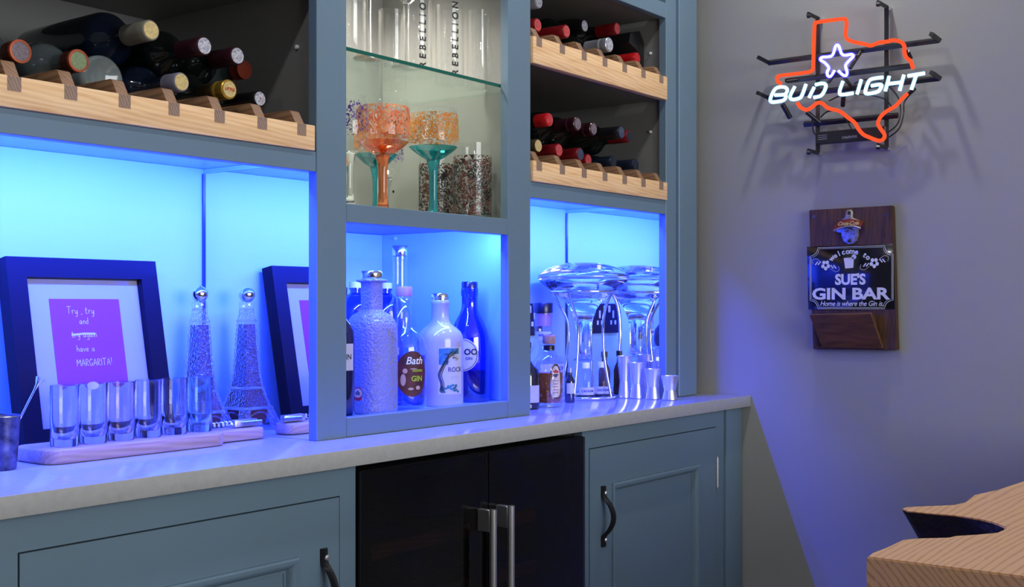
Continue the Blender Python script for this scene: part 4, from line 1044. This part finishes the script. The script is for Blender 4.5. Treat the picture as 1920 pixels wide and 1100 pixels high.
# drying stand with upturned decanter
sx_, sy_ = 2.604, 1.722
ds = thing('decanter_stand', 'slim shiny stand with round base and curved legs holding the upturned decanter', 'stand', (sx_, sy_, ZT))
bm = bmesh.new(); torus(bm, (sx_, sy_, ZT + .0042), .076, .0036); obj('base_ring', bm, 'chrome', ds, 60)
RZ, RR, rcx = 1.1980, .088, 2.592
bm = bmesh.new(); torus(bm, (rcx, sy_, RZ), RR, .0040, 48); obj('top_ring', bm, 'chrome', ds, 60)
for a in (.35, 1.75, 3.3, 4.75):
    p = [(rcx + RR * math.cos(a), sy_ + RR * math.sin(a), RZ), (rcx + RR * .78 * math.cos(a), sy_ + RR * .78 * math.sin(a), RZ - .035), (sx_ + .052 * math.cos(a), sy_ + .052 * math.sin(a), RZ - .085), (sx_ + .055 * math.cos(a), sy_ + .055 * math.sin(a), RZ - .17), (sx_ + .075 * math.cos(a), sy_ + .075 * math.sin(a), ZT + .006)]
    obj('leg', TU(smooth_path(p, 6), .0036, 10), 'chrome', ds, 60)
dc = thing('decanter', 'wide clear glass ship decanter resting upside down on its stand', 'decanter', (2.592, sy_, 1.0175))
dz = lambda z: z - 1.024
outer = [(.0265, .0008), (.0235, .004), (.0190, .010), (.0180, .030), (.0188, .070), (.0235, .105), (.034, .135), (.050, .158), (.075, .176), (.100, .194), (.116, .208), (.1205, .218), (.1165, .228), (.098, .240), (.070, .250), (.045, .2555), (.030, .2560), (.015, .2525), (0, .2515)]
inner = [(0, .2475), (.040, .2485), (.068, .2445), (.095, .2355), (.1125, .2255), (.1165, .218), (.1125, .2105), (.097, .198), (.072, .1805), (.0475, .1625), (.031, .1375), (.0208, .105), (.0162, .070), (.0154, .030), (.0162, .012), (.0225, .001), (.0265, .0008)]
obj('body', LA(outer + inner, 56), 'clear_solid', dc, 60, world=False)
# two little clear bottles inside the ring
for (mx_, my_, lab) in ((2.570, 1.700, 'small clear bottle with silver cap inside the stand ring, nearer the whisky'), (2.627, 1.690, 'small clear bottle with silver cap inside the stand ring, nearer the jiggers')):
    m_ = upright('miniature_bottle', lab, mx_, my_, ZT, [(0, .003), (.022, .001), (.0240, .004), (.0240, .030), (.0225, .046), (.019, .058), (.012, .068), (.0085, .074), (.0080, .082), (0, .083)], 'clear', 32, 0, 'little clear bottles on the stand')
    stopper(m_, [(0, .080), (.0105, .080), (.0105, .093), (.0095, .095), (0, .095)], 'white')
    ph = face_cam(mx_, my_, .1)
    obj('dark_band', LA([(.0243, .004), (.0243, .010)], 32), 'cap_navy', m_, 40, world=False)
    bm = bmesh.new(); patch(bm, wrap_map(0, 0, .0244, ph, .022), .046, .019); lb = obj('label', bm, 'label_white', m_, 40, world=False)
    bm = bmesh.new(); lay(bm, text_geo('CADREM', .0085, .0002), wrap_map(0, 0, .0247, ph + .1, .022)); obj('label_print', bm, 'print_navy', lb, 0, world=False)
m_ = upright('miniature_bottle', 'miniature dark bottle with black cap behind the two little clear ones', 2.688, 1.719, ZT, [(0, .002), (.014, 0), (.0155, .003), (.0155, .066), (.012, .078), (.0070, .088), (.0065, .103), (0, .1035)], 'brown_liquid', 28)
stopper(m_, [(0, .1035), (.0085, .1035), (.0085, .119), (0, .120)], 'cap_black')
# jiggers
for (u_, x, h, R_, lab) in ((1171, 2.675, .110, .0195, 'tallest steel jigger of the row, nearest the decanter stand'), (1194, 2.677, .093, .0200, 'second tallest steel jigger of the row'),
                            (1224, 2.681, .078, .0215, 'second smallest steel jigger of the row'), (1256, 2.684, .062, .0225, 'smallest steel jigger, at the front of the niche')):
    d_ = ray(u_, 745); y = x * d_[1] / d_[0]
    t = thing('jigger', lab, 'jigger', (x, y, ZT), group='steel jiggers')
    wz = h * .40
    obj('lower_cup', LA([(0, .004), (R_ * .70, .004), (R_ * .84, .0005), (R_ * .88, .001), (R_ * .66, wz), (0, wz)], 36), 'steel', t, 30, world=False)
    obj('upper_cup', LA([(0, wz), (R_ * .66, wz), (R_ * .68, wz + .002), (R_, h - .001), (R_ * 1.01, h), (R_ * .97, h), (R_ * .64, wz + .006), (0, wz + .005)], 36), 'steel', t, 30, world=False)

# ------------------------------------------------------------------ neon sign on the end wall
XB, XTUBE = 2.928, 2.882
NS = lambda c, X: on_x(1380 + c[0] / 3.438, c[1] / 3.438, X)
ng = thing('neon_sign', 'lit neon sign with red state outline, blue star and white lettering on black frame', 'neon sign', NS((750, 900), XW - .001))
def bar(name, pts, w_=.0075, mat='blackmetal'):
    bm = bmesh.new(); tube(bm, pts, w_, 4); return obj(name, bm, mat, ng, 30)
AR = Vector((-.060, 0, 0))
for a, b in (((527, 118), (527, 985)), ((970, 45), (980, 950))):
    A, Bp = NS(a, XB), NS(b, XB); Bp.y = A.y
    bar('frame_upright', [A, Bp])
    for p in (A, Bp):
        bar('standoff', [p, p + AR], .0062); bar('standoff', [p + AR * .9 + Vector((0, 0, .001)), p + AR + Vector((0, 0, -.008))], .0062)
        bar('wall_fixing', [p, Vector((XW - .0005, p.y, p.z))], .0055, 'steel')
for a, b, arms in (((210, 402), (1310, 262), True), ((330, 512), (1140, 432), False), ((205, 622), (1312, 512), True), ((440, 795), (1045, 750), False)):
    A, Bp = NS(a, XB - .010), NS(b, XB - .010); zm = (A.z + Bp.z) / 2; A.z = Bp.z = zm
    bar('frame_crossbar', [A, Bp])
    if arms:
        for p in (A, Bp): bar('standoff', [p, p + AR + Vector((0, 0, .004))], .0068)
A, Bp = NS((524, 850), XB - .02), NS((975, 920), XB - .02)
tf = obj('transformer', B(XB - .034, XB - .012, Bp.y, A.y, NS((750, 915), XB - .02).z, NS((750, 835), XB - .02).z, bev=.002), 'blackmetal', ng)
bm = bmesh.new(); zt_ = (NS((750, 915), XB - .02).z + NS((750, 835), XB - .02).z) / 2
mp_ = plane_map((XB - .0345, A.y - (A.y - Bp.y) * .50, zt_ - .004), (0, 1, 0), (0, 0, -1)); lay(bm, text_geo('SIGNSPRO', .0085, .0001), mp_)
for k in range(3): patch(bm, plane_map((XB - .0345, A.y - .020, zt_ + .006 - .005 * k), (0, -1, 0), (0, 0, 1)), .024, .0012, 'rect', 2, 1)
obj('printed_text', bm, 'cap_silver', tf, 0)
RED1 = [(292, 540), (266, 522), (270, 494), (300, 486), (460, 466), (486, 455), (497, 428), (506, 172), (518, 147), (550, 139), (686, 122), (708, 130), (712, 165), (706, 222), (720, 254), (760, 270), (830, 284), (868, 294), (920, 275), (975, 268), (1008, 259), (1058, 268), (1084, 294), (1086, 340), (1100, 373), (1125, 394), (1142, 442)]
RED2 = [(396, 662), (415, 690), (455, 708), (490, 690), (522, 664), (556, 666), (586, 692), (622, 705), (666, 716), (720, 756), (764, 790), (790, 832), (820, 866), (862, 886), (918, 906), (950, 896), (957, 866), (932, 830), (915, 796), (930, 756), (966, 720), (1030, 682), (1062, 645), (1106, 602)]
STAR = [(636, 452), (612, 490), (592, 488), (588, 462), (598, 436), (574, 406), (545, 386), (552, 370), (590, 366), (616, 360), (630, 338), (640, 302), (652, 290), (665, 302), (680, 345), (702, 356), (746, 350), (755, 364), (722, 398), (706, 424), (716, 464), (710, 486), (690, 484), (660, 456)]
LET = [[(322, 610), (250, 613)], [(320, 606), (331, 582), (315, 562), (272, 563), (246, 582), (222, 636), (232, 658), (294, 650), (318, 635), (323, 612)],
       [(380, 556), (349, 620), (364, 641), (408, 633), (426, 612), (452, 541)], [(505, 560), (470, 630)], [(512, 546), (560, 537), (580, 554), (562, 600), (540, 620), (502, 628)],
       [(690, 522), (668, 588), (680, 610), (756, 600)], [(808, 512), (780, 608)], [(948, 498), (880, 508), (855, 526), (834, 585), (846, 604), (910, 592), (930, 572), (936, 545), (872, 553)],
       [(988, 490), (962, 588)], [(1082, 482), (1055, 585)], [(975, 541), (1068, 530)], [(1108, 489), (1216, 472)], [(1162, 484), (1130, 578)]]
def neon(name, px_, X, r, mat, shell=None, rs=0):
    P = [NS(p, X) for p in px_]
    P = smooth_path(P, 4) if len(P) > 2 else P
    o = obj(name, TU(P, r, 10), mat, ng, 60)
    if shell: obj('tube_glass', TU(P, rs, 10), shell, o, 60)
neon('outline_tube', RED1, XTUBE, .0047, 'red_neon'); neon('outline_tube', RED2, XTUBE, .0047, 'red_neon')
neon('star_tube', STAR, XTUBE, .0032, 'star_neon', 'star_shell', .0056)
for l in LET: neon('letter_tube', l, XTUBE - .006, .0038, 'white_neon', 'white_shell', .0056)
for a, b, r in (((300, 672), (350, 760), .0068), ((695, 600), (688, 682), .0060), ((455, 722), (540, 790), .0058), ((735, 440), (805, 332), .0048), ((320, 520), (395, 510), .0055), ((1150, 575), (1115, 605), .0050), ((1105, 330), (1125, 375), .0055), ((598, 530), (640, 470), .004), ((700, 500), (745, 560), .004)):
    obj('electrode_sleeve', TU([NS(a, XTUBE + .006), NS(b, XTUBE + .030)], r, 10), 'black', ng, 50)
for pts in ([(1125, 605), (1085, 660), (1080, 740), (1050, 830), (985, 885)], [(760, 540), (850, 510), (960, 540), (1040, 620), (1062, 720), (1040, 800), (985, 850)], [(490, 760), (500, 850), (540, 890)], [(545, 755), (600, 715), (680, 735), (745, 830)], [(600, 650), (700, 610), (850, 612), (960, 640), (1010, 700)]):
    obj('lead_wire', TU(smooth_path([NS(p, XB - .022) for p in pts], 6), .0018, 6), 'black', ng, 60)
ca = smooth_path([NS((980, 900), XB - .02), NS((1010, 960), XB - .01)], 4)

# ------------------------------------------------------------------ bottle opener board on the end wall
WX = XW - .0225                                # front of the backing board
OP = lambda c, X: on_x(1480 + c[0] / 3.4375, 360 + c[1] / 3.4375, X)
ob = thing('bottle_opener_board', 'dark wooden wall board with metal bottle opener, gin bar plaque and cap catcher', 'bottle opener', (XW - .002, 1.13, 1.05))
TLp, TRp, BLp, BRp = OP((126, 116), WX), OP((662, 86), WX), OP((152, 1012), WX), OP((692, 1018), WX)
bm = bmesh.new()
F = [bm.verts.new(p) for p in (TLp, TRp, BRp, BLp)]; Bk = [bm.verts.new(Vector((XW - .001, p.y, p.z))) for p in (TLp, TRp, BRp, BLp)]
for i in range(4): bm.faces.new((F[i], F[(i + 1) % 4], Bk[(i + 1) % 4], Bk[i]))
bm.faces.new(F); bm.faces.new(Bk[::-1])
bmesh.ops.bevel(bm, geom=bm.edges[:], offset=.002, segments=2, affect='EDGES')
obj('backing_board', bm, 'darkwood', ob, 30)
for c in ((160, 157), (618, 147)):
    p = OP(c, WX); b2 = LA([(0, 0), (.0048, 0), (.0048, .0008), (0, .0015)], 14)
    bmesh.ops.rotate(b2, cent=(0, 0, 0), matrix=Matrix.Rotation(-PI / 2, 3, 'Y'), verts=b2.verts); bmesh.ops.translate(b2, vec=p, verts=b2.verts); obj('screw', b2, 'darksteel', ob)
# opener
def plate(poly, X, t_, mat, name, bev=.0006):
    P = [OP(c, X) for c in poly]
    bm = PR([(p.y, p.z) for p in P], X, X + t_, 'x', bev); return obj(name, bm, mat, ob, 40)
op = plate([(360, 160), (362, 128), (375, 114), (393, 112), (408, 124), (408, 165), (440, 178), (472, 190), (462, 215), (440, 226), (448, 275), (436, 312), (412, 332), (380, 334), (350, 316), (336, 280), (335, 262), (310, 258), (284, 244), (290, 215), (330, 185)], WX - .004, .004, 'opener', 'opener_plate')
bm = bmesh.new()
hood = [[OP(c, X) for c in row] for X, row in ((WX - .004, [(292, 205), (335, 180), (385, 170), (435, 178), (474, 190)]), (WX - .022, [(288, 225), (330, 196), (380, 184), (430, 190), (470, 206)]), (WX - .024, [(286, 248), (330, 228), (378, 218), (425, 220), (458, 232)]))]
V = [[bm.verts.new(p) for p in r] for r in hood]
for a, b in zip(V, V[1:]):
    for i in range(4): bm.faces.new((a[i], a[i + 1], b[i + 1], b[i]))
obj('opener_hood', bm, 'openerred', op, 60)
bm = bmesh.new(); tube(bm, smooth_path([OP((286, 250), WX - .024), OP((330, 230), WX - .025), OP((378, 220), WX - .026), OP((425, 222), WX - .025), OP((460, 234), WX - .024)], 4), .0022, 8)
tube(bm, [OP((355, 255), WX - .012), OP((378, 235), WX - .014), OP((402, 250), WX - .012)], .0028, 8); obj('opener_lip', bm, 'opener', op, 60)
bm = bmesh.new(); c0 = OP((378, 202), WX - .0255); rgt = (OP((440, 208), WX - .0255) - OP((310, 214), WX - .0255)).normalized()
lay(bm, text_geo('Coca-Cola', .0135, .0003, .35, .95), plane_map(c0, rgt, (0.25, 0, 1))); obj('opener_lettering', bm, 'cap_cream', op, 0)
for c in ((386, 133), (388, 315)):
    p = OP(c, WX - .005); bm = bmesh.new(); sphere(bm, p, .0045, 12, 8); obj('opener_screw', bm, 'black', op)
# plaque
PX = WX - .0035
pq = plate([(113, 352), (670, 335), (680, 752), (122, 757)], PX, .003, 'signblack', 'plaque', .0003)
P0 = OP((392, 550), PX - .0004); ry_ = Vector((0, OP((660, 548), PX).y - OP((125, 556), PX).y, OP((660, 548), PX).z - OP((125, 556), PX).z)).normalized()
up_ = Vector((0, 0, 1)); sc_ = (OP((660, 548), PX) - OP((125, 556), PX)).length / 535.0
pm = lambda a, b: P0 + ry_ * ((a - 392) * sc_) + up_ * ((550 - b) * sc_)
bm = bmesh.new()
def notch(l, t_, r, b, q):
    out = []
    for (cx2, cz2, a0, a1) in ((l, t_, 0, 90), (r, t_, 90, 180), (r, b, 180, 270), (l, b, 270, 360)):
        pts = []
        for i in range(7):
            a = math.radians(a0 + (a1 - a0) * i / 6); pts.append((cx2 + q * math.cos(a), cz2 + q * math.sin(a)))
        out.append(pts[::-1])
    return [p for k in out for p in k]
tube(bm, [pm(*p) for p in notch(128, 358, 662, 745, 52)], .0007, 5, closed=True); tube(bm, [pm(*p) for p in notch(136, 366, 654, 737, 52)], .00045, 5, closed=True)
obj('plaque_border', bm, 'signwhite', pq, 50)
bm = bmesh.new()
def T(txt, x, y, s, bold=0.0, shear=0.0, sp=1.0, stretch=1.0):
    lay(bm, text_geo(txt, s * sc_, bold * sc_, shear, sp), lambda a, b: pm(x, y) + ry_ * (a * stretch) + up_ * b)
T("SUE'S", 392, 565, 90, 3.6, 0, .98, .96); obj('plaque_name', bm, 'signwhite', pq, 0); bm = bmesh.new()
T('GIN BAR', 388, 655, 98, 3.4, 0, .98, 1.32); obj('plaque_title', bm, 'signwhite', pq, 0); bm = bmesh.new()
T('Home is where the Gin is.', 398, 714, 44, .3, .30, .95, .92)
obj('plaque_motto', bm, 'signwhite', pq, 0); bm = bmesh.new()
for ch, a in zip('welcome to', range(10)):      # on an arc
    th_ = math.radians(-47 + 94 * a / 9.0); cx2, cy2 = 390 + 160 * math.sin(th_), 515 - 128 * math.cos(th_)
    if ch != ' ':
        lay(bm, text_geo(ch, 46 * sc_, 1.6 * sc_), lambda p, q: pm(cx2, cy2) + ry_ * (p * math.cos(th_) + q * math.sin(th_)) + up_ * (-p * math.sin(th_) + q * math.cos(th_)))
obj('plaque_greeting', bm, 'signwhite', pq, 0)
bm = bmesh.new()
for (fx_, fz_) in ((232, 470), (545, 462)):
    for k in range(5):
        a = 2 * PI * k / 5 + .3; patch(bm, lambda x, y: pm(fx_ + 19 * math.cos(a), fz_ + 21 * math.sin(a)) + ry_ * x + up_ * y, 22 * sc_, 24 * sc_, 'oval')
    for s_ in (-1, 1):
        for q in range(6):
            patch(bm, lambda x, y: pm(fx_ + s_ * (36 + q * 6), fz_ - s_ * (12 if fx_ > 400 else -12) - 8 + 7 * (q % 3)) + ry_ * x + up_ * y, 9 * sc_, 9 * sc_, 'oval')
        sg = 1 if fx_ > 400 else -1
        tube(bm, smooth_path([pm(fx_ + s_ * 30, fz_ - s_ * sg * 20), pm(fx_ + s_ * 62, fz_ - s_ * sg * 42), pm(fx_ + s_ * 88, fz_ - s_ * sg * 34), pm(fx_ + s_ * 84, fz_ - s_ * sg * 8)], 5), .0004, 5)
# tumbler with a slice of fruit
Q = [bm.verts.new(pm(*p)) for p in ((350, 428), (416, 424), (412, 490), (360, 493))]; bm.faces.new(Q)
patch(bm, lambda x, y: pm(416, 422) + ry_ * x + up_ * y, 30 * sc_, 30 * sc_, 'oval')
obj('plaque_ornament', bm, 'signwhite', pq, 0)
# cap catcher: sloping front board and triangular cheeks
bm = bmesh.new()
t0, t1, b0, b1 = OP((128, 792), WX - .048), OP((525, 782), WX - .048), OP((210, 1003), WX - .008), OP((603, 1008), WX - .008)
V = [bm.verts.new(p) for p in (t0, t1, b1, b0)]; nrm = Vector((.0105, 0, .003))
V2 = [bm.verts.new(v.co + nrm) for v in V]
for i in range(4): bm.faces.new((V[i], V[(i + 1) % 4], V2[(i + 1) % 4], V2[i]))
bm.faces.new(V); bm.faces.new(V2[::-1]); bmesh.ops.bevel(bm, geom=bm.edges[:], offset=.0012, segments=1, affect='EDGES')
ctf = obj('catcher_front', bm, 'brownwood', ob, 30)
for (pt, pb_, s_) in ((t0, b0, -1), (t1, b1, 1)):
    yy0 = pt.y + s_ * .012; yy1 = pt.y + s_ * .002
    obj('catcher_cheek', PR([(WX - .036, pt.z - .004), (WX - .0002, pt.z - .004), (WX - .0002, pb_.z + .004), (WX - .003, pb_.z + .004)], min(yy0, yy1), max(yy0, yy1), 'y', .0006), 'darkwood', ob, 30)
for c in ((205, 925), (560, 935)):
    p = OP(c, WX - .0165); bm = bmesh.new(); sphere(bm, p, .0028, 10, 6); obj('catcher_screw', bm, 'blackmetal', ctf)

# ------------------------------------------------------------------ live edge table
TZ = .90
tab = thing('live_edge_table', 'thick pale live edge timber table top with a dark bark hollow at lower right', 'table', (2.0, -.1, 0))
Z9 = lambda u_, v_: tuple(on_z(u_, v_, TZ)[:2])
near = [Z9(1625, 1043), Z9(1634, 1036), Z9(1660, 1026), Z9(1692, 1011)]
notch_ = [Z9(1722, 1008.5), Z9(1778, 1007), Z9(1790, 1004), Z9(1830, 1001.5), Z9(1868, 998), Z9(1884, 991), Z9(1882, 987), Z9(1862, 979), Z9(1838, 973), Z9(1790, 966), Z9(1740, 962), Z9(1700, 958)]
far = [Z9(1690, 953), Z9(1700, 950), Z9(1740, 948), Z9(1788, 946), Z9(1808, 941), Z9(1826, 927), Z9(1868, 918), Z9(1920, 901), (2.20, .48), (2.60, .43), (2.80, .44)]
poly = near + notch_ + far + [(2.80, -.55), (1.9, -.60), (1.225, -.58), (1.205, -.2), (1.2118, .2965)]
TH = .072
bm = bmesh.new()
T_ = [bm.verts.new((p[0], p[1], TZ)) for p in poly]; U_ = []
for i, p in enumerate(poly):
    dx = dy = 0.0
    k_ = i - len(near) - len(notch_)
    if -len(notch_) <= k_ < 4: dx = {-4: .03, -3: .05, -2: .07, -1: .085, 0: .09, 1: .085, 2: .06, 3: .03}.get(k_, .006); dy = -.004
    U_.append(bm.verts.new((p[0] + dx, p[1] + dy, TZ - TH)))
n = len(poly); bark = []
f = bm.faces.new(T_); bm.faces.new(U_[::-1])
for i in range(n):
    q = bm.faces.new((T_[i], T_[(i + 1) % n], U_[(i + 1) % n], U_[i]))
    if len(near) - 1 <= i < len(near) + len(notch_): q.material_index = 1
bmesh.ops.recalc_face_normals(bm, faces=bm.faces[:])
me_e = [e for e in bm.edges if abs(e.verts[0].co.z - TZ) < 1e-5 and abs(e.verts[1].co.z - TZ) < 1e-5]
bmesh.ops.bevel(bm, geom=me_e, offset=.0016, segments=2, affect='EDGES')
bmesh.ops.triangulate(bm, faces=[f for f in bm.faces if len(f.verts) > 4])
def slab_wood():
    m, nt, out = nodes('yew_slab')
    tc = N(nt, 'ShaderNodeTexCoord'); mp = N(nt, 'ShaderNodeMapping')
    mp.inputs['Location'].default_value = (.30, -.95, -.50); mp.inputs['Scale'].default_value = (.16, 1.0, 1.0)
    L(nt, tc.outputs['Object'], mp.inputs['Vector'])
    nz = N(nt, 'ShaderNodeTexNoise', Scale=5.0, Detail=3.0); L(nt, mp.outputs[0], nz.inputs['Vector'])
    va = N(nt, 'ShaderNodeVectorMath', operation='SCALE'); va.inputs['Scale'].default_value = .09; L(nt, nz.outputs['Color'], va.inputs[0])
    vb = N(nt, 'ShaderNodeVectorMath', operation='ADD'); L(nt, mp.outputs[0], vb.inputs[0]); L(nt, va.outputs[0], vb.inputs[1])
    w2 = N(nt, 'ShaderNodeTexWave', Scale=44.0, Distortion=2.2, Detail=2.0); w2.wave_type = 'RINGS'; w2.rings_direction = 'X'; L(nt, vb.outputs[0], w2.inputs['Vector'])
    fine = N(nt, 'ShaderNodeTexNoise', Scale=160.0, Detail=4.0); L(nt, mp.outputs[0], fine.inputs['Vector'])
    mx = N(nt, 'ShaderNodeMix', data_type='FLOAT'); mx.inputs[0].default_value = .42; L(nt, w2.outputs['Fac'], mx.inputs[2]); L(nt, fine.outputs['Fac'], mx.inputs[3])
    rp = N(nt, 'ShaderNodeValToRGB'); e = rp.color_ramp.elements
    e[0].color = S(182, 128, 70); e[0].position = .12; e[1].color = S(216, 170, 110); e[1].position = .45
    L(nt, mx.outputs[0], rp.inputs[0])
    p = N(nt, 'ShaderNodeBsdfPrincipled', Roughness=.45); L(nt, rp.outputs[0], p.inputs['Base Color']); L(nt, p.outputs[0], out.inputs[0])
    return m
M['slab'] = slab_wood()
o = obj('table_top', bm, 'slab', tab, 30); o.data.materials.append(M['bark'])
for (lx, ly) in ((1.45, .15), (2.55, .15), (1.45, -.45), (2.55, -.45)):
    obj('leg', B(lx - .03, lx + .03, ly - .03, ly + .03, 0, TZ - TH, bev=.003), 'blackmetal', tab)
